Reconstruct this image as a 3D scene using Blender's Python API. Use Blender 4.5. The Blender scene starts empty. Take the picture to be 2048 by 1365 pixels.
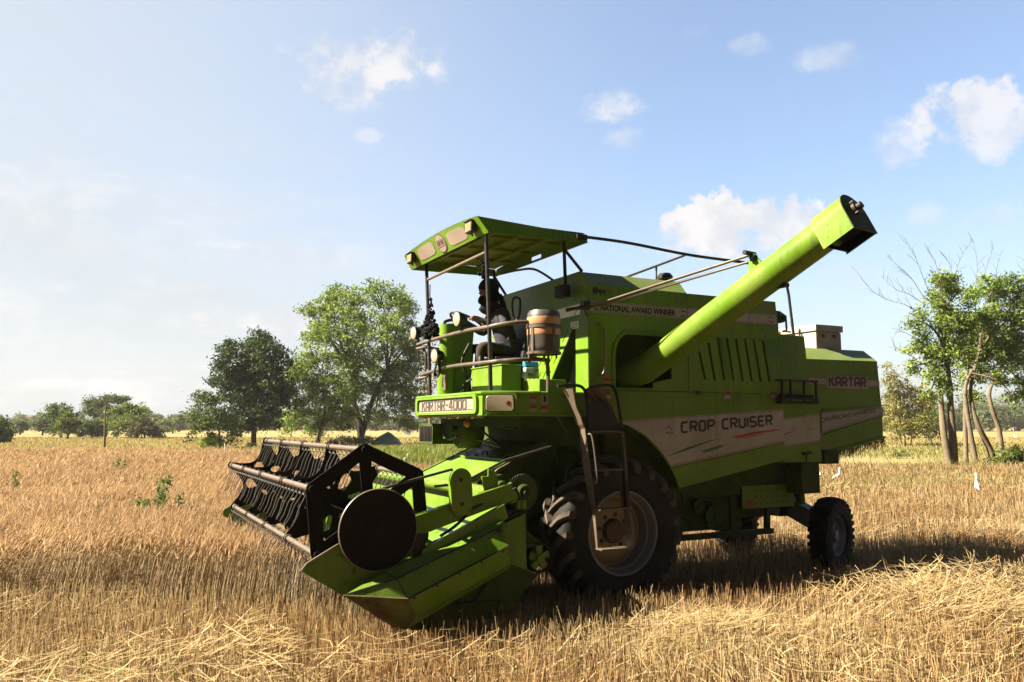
import bpy, math, random
import numpy as np
from mathutils import Vector, Matrix
R_ = math.radians
sc = bpy.context.scene
COL = sc.collection
random.seed(7)
rng = np.random.default_rng(11)

# ------------------------------------------------------------------ camera (28 mm lens, eye height, tilted up a little)
F_PX, CX, CY, CAM_H = 1604.0, 1024.0, 682.5, 1.82
PITCH = math.atan((850.0 - CY) / F_PX)
cam_d = bpy.data.cameras.new('camera')
cam_d.sensor_fit = 'HORIZONTAL'; cam_d.sensor_width = 36.0; cam_d.lens = 36.0 * F_PX / 2048.0
cam_d.clip_start = 0.05; cam_d.clip_end = 6000
cam = bpy.data.objects.new('camera', cam_d); COL.objects.link(cam)
cam.location = (0, 0, CAM_H); cam.rotation_euler = (math.pi / 2 + PITCH, 0, 0)
sc.camera = cam

def at(px, py, Y):
    """the point of the place seen at photo pixel (px,py) at ground distance Y in front of the photographer"""
    a = (px - CX) / F_PX; b = -(py - CY) / F_PX
    d = Vector((a, math.cos(PITCH) - b * math.sin(PITCH), math.sin(PITCH) + b * math.cos(PITCH)))
    t = Y / d.y
    return Vector((0, 0, CAM_H)) + d * t

# ------------------------------------------------------------------ materials
def mat(name, col, rough=.6, spec=.4, metal=0., var=.18, vscale=6., bump=0., bscale=60., dust=None, dustamt=0., dscale=3.,
        rust=None, rustamt=0., rscale=9., streak=None, chips=None, coat=0., translucent=0., coord='Object'):
    m = bpy.data.materials.new(name); m.use_nodes = True
    nt = m.node_tree; N = nt.nodes; Lk = nt.links
    b = N['Principled BSDF']
    b.inputs['Roughness'].default_value = rough
    b.inputs['Specular IOR Level'].default_value = spec
    b.inputs['Metallic'].default_value = metal
    if coat: b.inputs['Coat Weight'].default_value = coat; b.inputs['Coat Roughness'].default_value = .15
    tc = N.new('ShaderNodeTexCoord')
    def noise(scale, detail=5, rg=.6):
        n = N.new('ShaderNodeTexNoise'); n.inputs['Scale'].default_value = scale; n.inputs['Detail'].default_value = detail
        n.inputs['Roughness'].default_value = rg; Lk.new(tc.outputs[coord], n.inputs['Vector']); return n
    def ramp(src, lo, hi):
        r = N.new('ShaderNodeMapRange'); r.inputs['From Min'].default_value = lo; r.inputs['From Max'].default_value = hi
        Lk.new(src, r.inputs['Value']); return r.outputs['Result']
    def mix(f, a, c):
        x = N.new('ShaderNodeMix'); x.data_type = 'RGBA'
        if isinstance(f, float): x.inputs['Factor'].default_value = f
        else: Lk.new(f, x.inputs['Factor'])
        for s, v in ((x.inputs[6], a), (x.inputs[7], c)):
            if isinstance(v, tuple): s.default_value = (*v, 1)
            else: Lk.new(v, s)
        return x.outputs[2]
    n1 = noise(vscale)
    c = mix(ramp(n1.outputs['Fac'], .3, .7), tuple(x * (1 - var) for x in col), tuple(min(1, x * (1 + var)) for x in col))
    if dust:
        n2 = noise(dscale, 8, .7)
        f = N.new('ShaderNodeMath'); f.operation = 'MULTIPLY'; f.inputs[1].default_value = dustamt
        Lk.new(ramp(n2.outputs['Fac'], .38, .68), f.inputs[0])
        c = mix(f.outputs[0], c, dust)
    if rust:
        n3 = noise(rscale, 9, .72)
        f = ramp(n3.outputs['Fac'], .72 - rustamt, .75 - rustamt)
        c = mix(f, c, rust)
    if streak:                       # dirt washed down in narrow runs, broken up by large patches
        mp = N.new('ShaderNodeMapping'); mp.inputs['Scale'].default_value = (14, 14, .9); Lk.new(tc.outputs[coord], mp.inputs['Vector'])
        n6 = N.new('ShaderNodeTexNoise'); n6.inputs['Scale'].default_value = 1.6; n6.inputs['Detail'].default_value = 5; n6.inputs['Roughness'].default_value = .7; Lk.new(mp.outputs[0], n6.inputs['Vector'])
        n7 = noise(1.3, 4); f = N.new('ShaderNodeMath'); f.operation = 'MULTIPLY'; Lk.new(ramp(n6.outputs['Fac'], .46, .74), f.inputs[0]); Lk.new(ramp(n7.outputs['Fac'], .35, .65), f.inputs[1])
        f2 = N.new('ShaderNodeMath'); f2.operation = 'MULTIPLY'; f2.inputs[1].default_value = .75; Lk.new(f.outputs[0], f2.inputs[0]); c = mix(f2.outputs[0], c, streak)
    if chips:
        n8 = noise(38, 3, .5); n9 = noise(2.4, 3); f = N.new('ShaderNodeMath'); f.operation = 'MULTIPLY'; Lk.new(ramp(n8.outputs['Fac'], .66, .69), f.inputs[0]); Lk.new(ramp(n9.outputs['Fac'], .5, .6), f.inputs[1]); c = mix(f.outputs[0], c, chips)
    Lk.new(c, b.inputs['Base Color'])
    if dust or rough > .2:
        n4 = noise(vscale * 3, 4)
        rr = N.new('ShaderNodeMapRange'); rr.inputs['To Min'].default_value = max(.05, rough - .12); rr.inputs['To Max'].default_value = min(1, rough + .12)
        Lk.new(n4.outputs['Fac'], rr.inputs['Value']); Lk.new(rr.outputs['Result'], b.inputs['Roughness'])
    if bump:
        n5 = noise(bscale, 6)
        bp = N.new('ShaderNodeBump'); bp.inputs['Strength'].default_value = bump; bp.inputs['Distance'].default_value = .02
        Lk.new(n5.outputs['Fac'], bp.inputs['Height']); Lk.new(bp.outputs['Normal'], b.inputs['Normal'])
    return m

def vcol_mat(name, rough=.7, spec=.2, transl=.35, tint=(1, 1, 1)):
    """straw and leaves: colour of each stalk or leaf from its own attribute, thin enough to let light through"""
    m = bpy.data.materials.new(name); m.use_nodes = True
    nt = m.node_tree; N = nt.nodes; Lk = nt.links
    b = N['Principled BSDF']; out = N['Material Output']
    a = N.new('ShaderNodeAttribute'); a.attribute_name = 'Col'
    Lk.new(a.outputs['Color'], b.inputs['Base Color'])
    b.inputs['Roughness'].default_value = rough; b.inputs['Specular IOR Level'].default_value = spec
    t = N.new('ShaderNodeBsdfTranslucent')
    mu = N.new('ShaderNodeMix'); mu.data_type = 'RGBA'; mu.blend_type = 'MULTIPLY'; mu.inputs['Factor'].default_value = 1
    Lk.new(a.outputs['Color'], mu.inputs[6]); mu.inputs[7].default_value = (*tint, 1)
    Lk.new(mu.outputs[2], t.inputs['Color'])
    mx = N.new('ShaderNodeMixShader'); mx.inputs[0].default_value = transl
    Lk.new(b.outputs[0], mx.inputs[1]); Lk.new(t.outputs[0], mx.inputs[2]); Lk.new(mx.outputs[0], out.inputs['Surface'])
    return m

DUST = (.36, .28, .16)
M = {}
M['green'] = mat('green_paint', (.094, .205, .004), .36, .22, var=.14, vscale=2.5, bump=.22, bscale=2.6, dust=(.18, .18, .07), streak=(.045, .065, .014), chips=(.05, .04, .02), dustamt=.5, dscale=2.2, rust=(.07, .045, .02), rustamt=-.01, rscale=13)
M['green_worn'] = mat('worn_green_paint', (.092, .190, .004), .42, .22, var=.17, vscale=3, bump=.25, bscale=3.2, dust=(.15, .145, .055), streak=(.06, .062, .022), chips=(.05, .035, .018), dustamt=.55, dscale=3, rust=(.06, .035, .015), rustamt=.05, rscale=7)
M['green_scuffed'] = mat('scuffed_green_paint', (.085, .185, .004), .42, .22, var=.18, vscale=3, bump=.3, bscale=3.5, dust=(.13, .13, .05), streak=(.05, .05, .02), chips=(.03, .018, .01), dustamt=.5, dscale=3, rust=(.040, .022, .011), rustamt=.115, rscale=4.5)
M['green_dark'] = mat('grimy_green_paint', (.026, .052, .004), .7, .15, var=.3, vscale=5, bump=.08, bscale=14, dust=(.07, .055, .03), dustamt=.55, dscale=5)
M['olive'] = mat('dusty_roof_paint', (.085, .17, .02), .55, .4, var=.12, vscale=3, dust=(.21, .185, .10), dustamt=.75, dscale=2)
M['under'] = mat('canopy_underside', (.11, .17, .008), .5, .2, var=.25, vscale=3, dust=(.20, .14, .02), dustamt=.5, dscale=2.5)
M['black'] = mat('black_metal', (.011, .009, .008), .5, .3, var=.3, vscale=8, dust=(.035, .026, .018), dustamt=.4, dscale=4)
M['reel'] = mat('dark_brown_reel_metal', (.0045, .0033, .003), .55, .12, var=.3, vscale=6, bump=.15, bscale=6, dust=(.013, .0095, .007), dustamt=.5, dscale=4)
M['pipe'] = mat('worn_steel_pipe', (.13, .105, .085), .42, .45, metal=.3, var=.25, vscale=12, dust=(.17, .13, .09), dustamt=.5, dscale=8)
M['wire'] = mat('tine_wire', (.15, .135, .125), .4, .5, metal=.3, var=.2, vscale=20)
M['rail'] = mat('dusty_brown_rail', (.062, .046, .035), .55, .35, metal=.1, var=.25, vscale=10, dust=(.16, .12, .085), dustamt=.5, dscale=6)
M['steel_tan'] = mat('bare_tan_plate', (.105, .082, .058), .5, .3, metal=.1, var=.2, vscale=5, dust=(.12, .088, .056), dustamt=.4, dscale=6, rust=(.06, .04, .03), rustamt=.0)
M['grey'] = mat('grey_box_paint', (.24, .24, .23), .5, .3, var=.1, vscale=4, dust=(.22, .19, .14), dustamt=.45, dscale=4, rust=(.13, .07, .04), rustamt=.02)
M['cream'] = mat('cream_decal', (.255, .205, .165), .5, .3, var=.10, vscale=5, dust=(.19, .145, .10), dustamt=.5, dscale=3)
M['decal'] = mat('greyish_white_decal', (.31, .29, .27), .45, .3, var=.12, vscale=4, streak=(.15, .125, .095), chips=(.09, .08, .05), dust=(.20, .17, .135), dustamt=.45, dscale=2.6)
M['white'] = mat('white_paint', (.72, .72, .72), .5, .4, var=.06)
M['ink'] = mat('black_lettering', (.012, .011, .010), .5, .3, var=.2)
M['ink_grey'] = mat('faded_grey_lettering', (.055, .05, .04), .5, .3, var=.15)
M['ink_brown'] = mat('brown_lettering', (.06, .025, .02), .5, .3, var=.2)
M['ink_red'] = mat('red_print', (.26, .028, .024), .5, .3, var=.15)
M['ink_green'] = mat('green_print', (.03, .10, .02), .5, .3, var=.15)
M['ink_orange'] = mat('orange_print', (.60, .12, .05), .5, .3, var=.1)
M['rubber'] = mat('tyre_rubber', (.011, .0105, .010), .8, .2, var=.3, vscale=5, bump=.1, bscale=30, dust=(.030, .025, .019), dustamt=.5, dscale=5)
M['rubber_lug'] = mat('dusty_tread_rubber', (.045, .037, .029), .85, .15, var=.25, vscale=9, bump=.15, bscale=40, dust=(.13, .105, .078), dustamt=.8, dscale=6)
M['rim_cream'] = mat('cream_rim_paint', (.24, .18, .085), .5, .3, var=.15, vscale=5, dust=(.16, .115, .065), dustamt=.5, dscale=4, rust=(.08, .04, .02), rustamt=.03)
M['rim_silver'] = mat('silver_rim_paint', (.20, .21, .24), .4, .4, metal=.4, var=.15, vscale=5, dust=(.15, .115, .08), dustamt=.4, dscale=4)
M['hub'] = mat('brown_hub', (.085, .05, .035), .6, .35, var=.25, vscale=8)
M['lens'] = mat('dusty_lamp_glass', (.33, .28, .20), .18, .5, var=.1, vscale=6, coat=.6)
M['lens_amber'] = mat('amber_lamp_glass', (.22, .16, .08), .2, .5, var=.2, vscale=10, coat=.5)
M['barrel'] = mat('black_plastic', (.030, .028, .027), .45, .4, var=.25, vscale=6, dust=(.11, .085, .065), dustamt=.55, dscale=5)
M['tape'] = mat('tan_packing_tape', (.36, .185, .095), .35, .4, var=.14, vscale=9, dust=(.25, .15, .08), dustamt=.4, dscale=7)
M['wool_mouth_shade'] = mat('black_wool_and_mouth_shade', (.008, .008, .009), .95, .1, var=.4, vscale=30)
M['seat'] = mat('black_vinyl', (.012, .012, .013), .55, .35, var=.3)
M['cloth'] = mat('dark_cloth', (.042, .042, .052), .9, .15, var=.35, vscale=14, bump=.3, bscale=25)
M['cloth2'] = mat('black_scarf_cloth', (.014, .014, .017), .95, .12, var=.35, vscale=18, bump=.3, bscale=30)
M['trousers'] = mat('dark_brown_cloth', (.035, .026, .022), .9, .15, var=.3, vscale=14)
M['skin'] = mat('brown_skin', (.17, .075, .042), .5, .4, var=.12, vscale=20)
M['bag_blue'] = mat('blue_sack_print', (.035, .19, .31), .5, .3, var=.1, vscale=12)
M['bag_white'] = mat('pale_sack_plastic', (.33, .38, .40), .45, .3, var=.1, vscale=12)
M['orange'] = mat('orange_plastic', (.45, .12, .04), .5, .4, var=.15)
M['soil'] = None
M['belt'] = mat('black_belt', (.02, .019, .018), .6, .4, var=.2, dust=(.10, .085, .06), dustamt=.4)
M['chaff'] = mat('caked_chaff', (.17, .12, .06), .95, .1, var=.4, vscale=25, bump=.8, bscale=90)

# ------------------------------------------------------------------ mesh collector
class MB:
    def __init__(s): s.v = []; s.f = []; s.mi = []
    def add(s, vs, fs, m=0):
        o = len(s.v); s.v += [tuple(map(float, v)) for v in vs]
        s.f += [tuple(i + o for i in f) for f in fs]; s.mi += [m] * len(fs); return s
    def box(s, a, b, m=0):
        x0, y0, z0 = (min(p, q) for p, q in zip(a, b)); x1, y1, z1 = (max(p, q) for p, q in zip(a, b))
        return s.hexa([(x0, y0, z0), (x1, y0, z0), (x1, y1, z0), (x0, y1, z0), (x0, y0, z1), (x1, y0, z1), (x1, y1, z1), (x0, y1, z1)], m)
    def hexa(s, p, m=0):
        return s.add(p, [(0, 3, 2, 1), (4, 5, 6, 7), (0, 1, 5, 4), (1, 2, 6, 5), (2, 3, 7, 6), (3, 0, 4, 7)], m)
    def prism(s, pts, d, m=0, caps=True):
        d = Vector(d); n = len(pts); p = [Vector(q) for q in pts]
        vs = p + [q + d for q in p]
        fs = [(i, (i + 1) % n, n + (i + 1) % n, n + i) for i in range(n)]
        if caps: fs += [tuple(range(n))[::-1], tuple(range(n, 2 * n))]
        return s.add(vs, fs, m)
    def tube(s, path, r, n=8, m=0, closed=False, caps=True):
        P = [Vector(p) for p in path]; k = len(P)
        rs = r if isinstance(r, (list, tuple)) else [r] * k
        T = []
        for i in range(k):
            a = P[i - 1] if (i > 0 or closed) else P[i]; b = P[(i + 1) % k] if (i < k - 1 or closed) else P[i]
            t = (b - a); T.append(t.normalized() if t.length > 1e-9 else Vector((0, 0, 1)))
        u = T[0].orthogonal().normalized(); vs = []
        for i in range(k):
            u = (u - T[i] * u.dot(T[i]))
            u = u.normalized() if u.length > 1e-6 else T[i].orthogonal().normalized()
            w = T[i].cross(u)
            for j in range(n):
                a = 2 * math.pi * j / n
                vs.append(P[i] + (u * math.cos(a) + w * math.sin(a)) * rs[i])
        fs = []
        for i in range(k if closed else k - 1):
            a, b = i * n, ((i + 1) % k) * n
            for j in range(n): fs.append((a + j, a + (j + 1) % n, b + (j + 1) % n, b + j))
        if caps and not closed: fs += [tuple(range(n))[::-1], tuple(range((k - 1) * n, k * n))]
        return s.add(vs, fs, m)
    def lathe(s, prof, c, ax, n=32, m=0, closed=False):
        """prof = [(radius, distance along the axis)]"""
        c = Vector(c); ax = Vector(ax).normalized(); u = ax.orthogonal().normalized(); w = ax.cross(u); k = len(prof)
        vs = []
        for (r, h) in prof:
            for j in range(n):
                a = 2 * math.pi * j / n; vs.append(c + ax * h + (u * math.cos(a) + w * math.sin(a)) * max(r, 1e-4))
        fs = []
        for i in range(k if closed else k - 1):
            a, b = i * n, ((i + 1) % k) * n
            for j in range(n): fs.append((a + j, a + (j + 1) % n, b + (j + 1) % n, b + j))
        return s.add(vs, fs, m)
    def sheet(s, pts, m=0): return s.add(pts, [tuple(range(len(pts)))], m)
    def strip(s, A, B, m=0):
        n = len(A); return s.add(list(A) + list(B), [(i, i + 1, n + i + 1, n + i) for i in range(n - 1)], m)
    def plate(s, outline, holes, o, u, v, t, m=0):
        """a flat plate with real holes: 2-D outline mapped to o + x*u + y*v, thickness t centred"""
        cu = bpy.data.curves.new('tmp', 'CURVE'); cu.dimensions = '2D'; cu.fill_mode = 'BOTH'; cu.extrude = t / 2
        for pl in [outline] + list(holes):
            sp = cu.splines.new('POLY'); sp.points.add(len(pl) - 1); sp.use_cyclic_u = True
            for q, (x, y) in zip(sp.points, pl): q.co = (x, y, 0, 1)
        ob = bpy.data.objects.new('tmp', cu); me = bpy.data.meshes.new_from_object(ob)
        o = Vector(o); u = Vector(u); v = Vector(v); w = u.cross(v).normalized()
        vs = [o + u * q.co.x + v * q.co.y + w * q.co.z for q in me.vertices]
        s.add(vs, [tuple(p.vertices) for p in me.polygons], m)
        bpy.data.objects.remove(ob); bpy.data.curves.remove(cu); bpy.data.meshes.remove(me); return s
    def xf(s, fn): s.v = [tuple(fn(Vector(p))) for p in s.v]; return s
    def build(s, name, mats, parent=None, off=(0, 0, 0), bevel=0., angle=35, smooth=True, weld=False, world=False):
        me = bpy.data.meshes.new(name)
        if parent is not None and not world and parent.get('_off') is not None: off = parent['_off']
        ox, oy, oz = off
        me.from_pydata([(x - ox, y - oy, z - oz) for x, y, z in s.v], [], s.f)
        mats = mats if isinstance(mats, (list, tuple)) else [mats]
        for q in mats: me.materials.append(q)
        if len(mats) > 1: me.polygons.foreach_set('material_index', s.mi)
        if smooth:
            me.polygons.foreach_set('use_smooth', [True] * len(me.polygons)); me.set_sharp_from_angle(angle=R_(angle))
        me.validate(); me.update()
        o = bpy.data.objects.new(name, me); COL.objects.link(o)
        if parent is not None:
            o.parent = parent
            if parent.get('_off') is not None: o['_off'] = [float(q) for q in off]
        if bevel:
            b = o.modifiers.new('bevel', 'BEVEL'); b.width = bevel; b.segments = 2; b.limit_method = 'ANGLE'; b.angle_limit = R_(40); b.harden_normals = False
        return o

def bolts(mb, pts, n, r=.007, h=.004, m=0):
    for p in pts: mb.lathe([(r, 0), (r, h * .6), (r * .6, h), (0, h)], p, n, 7, m)
def line_pts(p, q, k): p, q = Vector(p), Vector(q); return [p.lerp(q, i / (k - 1)) for i in range(k)]
def tag(o, label=None, cat=None, group=None, kind=None):
    if label: o['label'] = label
    if cat: o['category'] = cat
    if group: o['group'] = group
    if kind: o['kind'] = kind
    return o

def rrect(x0, y0, x1, y1, r, n=5):
    p = []
    for cx, cy, a0 in ((x1 - r, y1 - r, 0), (x0 + r, y1 - r, 90), (x0 + r, y0 + r, 180), (x1 - r, y0 + r, 270)):
        for i in range(n + 1):
            a = R_(a0 + 90 * i / n); p.append((cx + r * math.cos(a), cy + r * math.sin(a)))
    return p
def circ(cx, cy, r, n=24, ph=0.): return [(cx + r * math.cos(2 * math.pi * i / n + ph), cy + r * math.sin(2 * math.pi * i / n + ph)) for i in range(n)]
def smooth_path(P, n=6):
    P = [Vector(p) for p in P]; out = []
    for i in range(len(P) - 1):
        p0 = P[max(i - 1, 0)]; p1 = P[i]; p2 = P[i + 1]; p3 = P[min(i + 2, len(P) - 1)]
        for j in range(n):
            t = j / n
            out.append(.5 * ((2 * p1) + (p2 - p0) * t + (2 * p0 - 5 * p1 + 4 * p2 - p3) * t * t + (3 * p1 - p0 - 3 * p2 + p3) * t ** 3))
    return out + [P[-1]]

# ------------------------------------------------------------------ lettering
GL = {'K': ([[(0, 0), (0, 6)], [(4, 6), (.9, 3.1)], [(1.6, 3.6), (4, 0)]], 4), 'A': ([[(0, 0), (0, 5.2), (.8, 6), (3.2, 6), (4, 5.2), (4, 0)], [(.5, 2.5), (3.5, 2.5)]], 4),
      'R': ([[(0, 0), (0, 6), (3.3, 6), (4, 5.3), (4, 3.7), (3.3, 3), (.5, 3)], [(2.1, 2.6), (4, 0)]], 4), 'T': ([[(-.1, 6), (4.1, 6)], [(2, 5.5), (2, 0)]], 4),
      '-': ([[(.2, 3), (2.6, 3)]], 2.8), '4': ([[(3, 0), (3, 6), (2.2, 6), (0, 2.2), (0, 1.7), (2.5, 1.7)], [(3.5, 1.7), (4.2, 1.7)]], 4),
      '0': ([[(.9, 0), (0, .9), (0, 5.1), (.9, 6), (3.1, 6), (4, 5.1), (4, .9), (3.1, 0), (.9, 0)]], 4),
      'C': ([[(4, 6), (.9, 6), (0, 5.2), (0, .8), (.9, 0), (4, 0)]], 4), 'O': ([[(.9, 0), (0, .9), (0, 5.1), (.9, 6), (3.1, 6), (4, 5.1), (4, .9), (3.1, 0), (.9, 0)]], 4),
      'P': ([[(0, 0), (0, 6), (3.2, 6), (4, 5.2), (4, 3.4), (3.2, 2.6), (.5, 2.6)]], 4), 'U': ([[(0, 6), (0, .8), (.8, 0), (3.2, 0), (4, .8), (4, 6)]], 4),
      'I': ([[(0, 0), (0, 6)]], .1), 'S': ([[(4, 6), (.8, 6), (0, 5.3), (0, 3.7), (.8, 3), (3.2, 3), (4, 2.3), (4, .7), (3.2, 0), (0, 0)]], 4),
      'E': ([[(4, 6), (.7, 6), (0, 5.3), (0, .7), (.7, 0), (4, 0)], [(.5, 3), (3.6, 3)]], 4), ' ': ([], 2.2)}
def stroke_text(mb, s, o, u, v, w, h, thick=1.1, gap=2.0, shear=0., m=0):
    """block lettering: text s fills a w x h field from o along u (right) and v (up)"""
    o, u, v = Vector(o), Vector(u).normalized(), Vector(v).normalized(); n = u.cross(v)
    tot = sum(GL[c][1] for c in s) + gap * (len(s) - 1)
    sx = w / tot; sy = h / 6.0; x = 0; k = 0
    for c in s:
        for pl in GL[c][0]:
            k += 1; P = [Vector((x + a, b, 0)) for a, b in pl]; closed = pl[0] == pl[-1] and len(pl) > 2
            Lf = []; Rt = []
            for i in range(len(P)):
                a = P[i - 1] if i > 0 else (P[-2] if closed else None); b = P[i + 1] if i < len(P) - 1 else (P[1] if closed else None)
                d1 = (P[i] - a).normalized() if a is not None else None; d2 = (b - P[i]).normalized() if b is not None else None
                if d1 is None: d1 = d2
                if d2 is None: d2 = d1
                n1 = Vector((-d1.y, d1.x, 0)); n2 = Vector((-d2.y, d2.x, 0)); mt = (n1 + n2)
                mt = mt.normalized() if mt.length > 1e-6 else n1
                q = mt * (thick / 2 / max(.4, mt.dot(n1)))
                Lf.append(P[i] + q); Rt.append(P[i] - q)
            conv = lambda p: o + u * ((p.x + shear * p.y) * sx) + v * (p.y * sy) + n * (.0003 * (k % 7))
            mb.strip([conv(p) for p in Lf], [conv(p) for p in Rt], m)
        x += GL[c][1] + gap
    return mb
def font_text(mb, s, o, u, v, w, h, bold=0., shear=0., m=0):
    cu = bpy.data.curves.new('tmp', 'FONT'); cu.body = s; cu.offset = bold; cu.shear = shear; cu.resolution_u = 3
    ob = bpy.data.objects.new('tmp', cu); me = bpy.data.meshes.new_from_object(ob)
    P = [q.co.copy() for q in me.vertices]; x0 = min(p.x for p in P); x1 = max(p.x for p in P); y0 = min(p.y for p in P); y1 = max(p.y for p in P)
    o, u, v = Vector(o), Vector(u).normalized(), Vector(v).normalized()
    mb.add([o + u * ((p.x - x0) / (x1 - x0) * w) + v * ((p.y - y0) / (y1 - y0) * h) for p in P], [tuple(f.vertices) for f in me.polygons], m)
    bpy.data.objects.remove(ob); bpy.data.curves.remove(cu); bpy.data.meshes.remove(me); return mb

# ------------------------------------------------------------------ the machine's own frame: x forward, y to its left, z up
MO = Vector((.468, 9.312, 0)); MYAW = math.atan2(-.4587, -.8886)
def frame(name, off=(0, 0, 0)):
    """an Empty whose axes are the machine's, standing at machine point off"""
    o = bpy.data.objects.new(name, None); COL.objects.link(o); o.empty_display_size = .3
    Rm = Matrix.Rotation(MYAW, 3, 'Z'); o.location = MO + Rm @ Vector(off); o.rotation_euler = (0, 0, MYAW)
    o['_off'] = [float(a) for a in off]; return o
def m2w(p): return MO + Matrix.Rotation(MYAW, 3, 'Z') @ Vector(p)
# ================================================================== THE COMBINE HARVESTER
H = tag(frame('combine_harvester'), 'bright green combine harvester with raised unloading pipe, cutting into the ripe wheat', 'combine harvester')
UX, UY, UZ = Vector((1, 0, 0)), Vector((0, 1, 0)), Vector((0, 0, 1))
LU, LV = Vector((-1, 0, 0)), Vector((0, 0, 1))          # reading directions on the machine's left side
def onside(pts, y): return [(x, y, z) for x, z in pts]

# ---- grain tank
b = MB()
b.box((-2.12, -.72, 2.80), (.385, 1.38, 3.215))
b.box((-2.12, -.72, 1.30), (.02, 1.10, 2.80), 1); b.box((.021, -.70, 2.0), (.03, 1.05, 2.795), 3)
b.hexa([(-.85, -.74, 3.215), (.40, -.74, 3.215), (.40, 1.40, 3.215), (-.85, 1.40, 3.215), (-.85, -.61, 3.36), (.40, -.61, 3.36), (.40, 1.27, 3.36), (-.85, 1.27, 3.36)], 2)
b.box((-2.56, -.70, 2.30), (-2.12, 1.375, 2.835))
b.box((-2.12, -.71, 3.215), (-.852, 1.36, 3.222), 2)
tank = b.build('grain_tank', [M['green'], M['green_dark'], M['olive'], M['black']], H, bevel=.008)
# raised lid and its rim on the tank roof
b = MB(); b.box((-.78, -.45, 3.36), (.12, .98, 3.395)); b.build('lid', M['olive'], tank, bevel=.01)
b = MB(); b.lathe([(.0, 0), (.055, 0), (.055, .05), (.085, .055), (.085, .085), (.06, .115), (0, .125)], (-.80, 1.10, 3.36), UZ, 16); b.build('breather_cap', M['black'], tank)

# ---- front wall of the tank with its white band, and the sunlit corner post
b = MB()
b.plate([(-.74, 2.84), (1.405, 2.84), (1.405, 3.215), (1.28, 3.365), (-.62, 3.365), (-.74, 3.215)], [], (.40, 0, 0), UY, UZ, .02)
b.box((.392, -.74, 2.885), (.418, 1.405, 2.905))
fw = b.build('front_wall', [M['green_worn']], H, bevel=.004)
b = MB(); b.sheet([(.4125, -.73, 2.925), (.4125, 1.15, 2.925), (.4125, 1.25, 3.03), (.4125, -.73, 3.03)]); b.sheet([(.4125, 1.17, 2.925), (.4125, 1.26, 2.925), (.4125, 1.30, 3.03), (.4125, 1.27, 3.03)])
b.build('decal_stripe', M['white'], fw, smooth=False)  # whiter than the side stripe: sky reflection put into its colour
b = MB(); b.sheet([(.4125, 1.09, 2.79), (.4125, 1.24, 2.79), (.4125, 1.24, 2.862), (.4125, 1.09, 2.862)])
for k in range(5): b.sheet([(.4132, 1.105, 2.80 + k * .012), (.4132, 1.225, 2.80 + k * .012), (.4132, 1.225, 2.805 + k * .012), (.4132, 1.105, 2.805 + k * .012)], 1)
b.build('warning_label', [M['white'], M['ink_grey']], fw, smooth=False)
b = MB(); b.plate([(1.175, 1.95), (1.405, 1.95), (1.405, 2.839), (1.175, 2.839)], [], (.40, 0, 0), UY, UZ, .016); b.box((.12, 1.165, 1.95), (.40, 1.18, 2.84), 1)
b.box((-.02, -.72, 2.80), (.39, 1.0, 2.838), 1)
b.build('corner_post', [M['green'], M['green_dark']], H, bevel=.004)
# sloping slotted engine shield left of the dark gap
b = MB(); sl = []
u_ = Vector((-.085, .25, .0)).normalized()
O_ = Vector((.58, .30, 2.14)); U_ = Vector((0, 1, 0)); V_ = Vector((-.18, .285, .70)); vl = V_.length; V_ = V_ / vl
for i in range(5):
    for j in range(3):
        x = .06 + i * .10; z = .10 + j * .24
        sl.append([(x, z), (x + .018, z), (x + .022, z + .16), (x + .004, z + .16)])
b.plate([(0, 0), (.56, 0), (.56, vl), (0.05, vl)], sl, O_, U_, V_, .008)
b.prism([O_ + U_ * .56 + V_ * 0, O_ + U_ * .56 + V_ * vl, O_ + U_ * .56 + V_ * vl + Vector((-.08, .0, 0)), O_ + U_ * .56 + Vector((-.25, 0, 0))], (0, .008, 0), 1)
b.build('slotted_shield', [M['green'], M['green_dark']], H)

# ---- left side panels
slots = []
for i in range(8):
    xt, zt = -.99 - .1305 * i, (2.60 if i == 0 else 2.70 if i == 1 else 2.765); xb, zb = -1.065 - .132 * i, 2.30
    slots.append([(xb - .016, zb), (xb + .016, zb), (xt + .016, zt), (xt - .016, zt)])
openg = [(.085, 2.19), (.085, 2.50), (.07, 2.60), (.03, 2.68), (-.04, 2.728), (-.10, 2.735), (-.62, 2.735), (-.62, 2.30), (-.38, 2.25), (-.38, 2.19)]
b = MB()
b.plate([(.402, 2.168), (.402, 3.212), (-.838, 3.212), (-.838, 2.168)], [openg], (0, 1.40, 0), UX, UZ, .018)
b.plate([(-.846, 2.168), (-.846, 3.212), (-2.118, 3.212), (-2.128, 3.10), (-2.145, 3.09), (-2.155, 2.845), (-2.55, 2.838), (-2.60, 2.35), (-2.60, 2.168)], slots, (0, 1.40, 0), UX, UZ, .018)
for P in (((.38, 1.409, 3.19), (-.82, 1.409, 3.19), 9), ((-.87, 1.409, 3.19), (-2.09, 1.409, 3.19), 9), ((.38, 1.409, 2.19), (.12, 1.409, 2.19), 3), ((-.45, 1.409, 2.19), (-.82, 1.409, 2.19), 4), ((-.87, 1.409, 2.19), (-2.55, 1.409, 2.19), 12), ((.385, 1.409, 2.25), (.385, 1.409, 2.88), 6), ((-.82, 1.409, 2.25), (-.82, 1.409, 2.88), 6), ((-.865, 1.409, 2.25), (-.865, 1.409, 2.88), 6), ((-2.575, 1.409, 2.25), (-2.53, 1.409, 2.80), 5)):
    bolts(b, line_pts(*P), UY)
sp = b.build('side_panel', M['green'], H, bevel=.003)
b = MB(); b.tube(onside([(.12, 2.17), (.12, 2.52), (.10, 2.62), (.05, 2.70), (-.03, 2.757), (-.10, 2.765), (-.64, 2.765)], 1.412), .016, 6); b.build('opening_flange', M['green'], sp)
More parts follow.
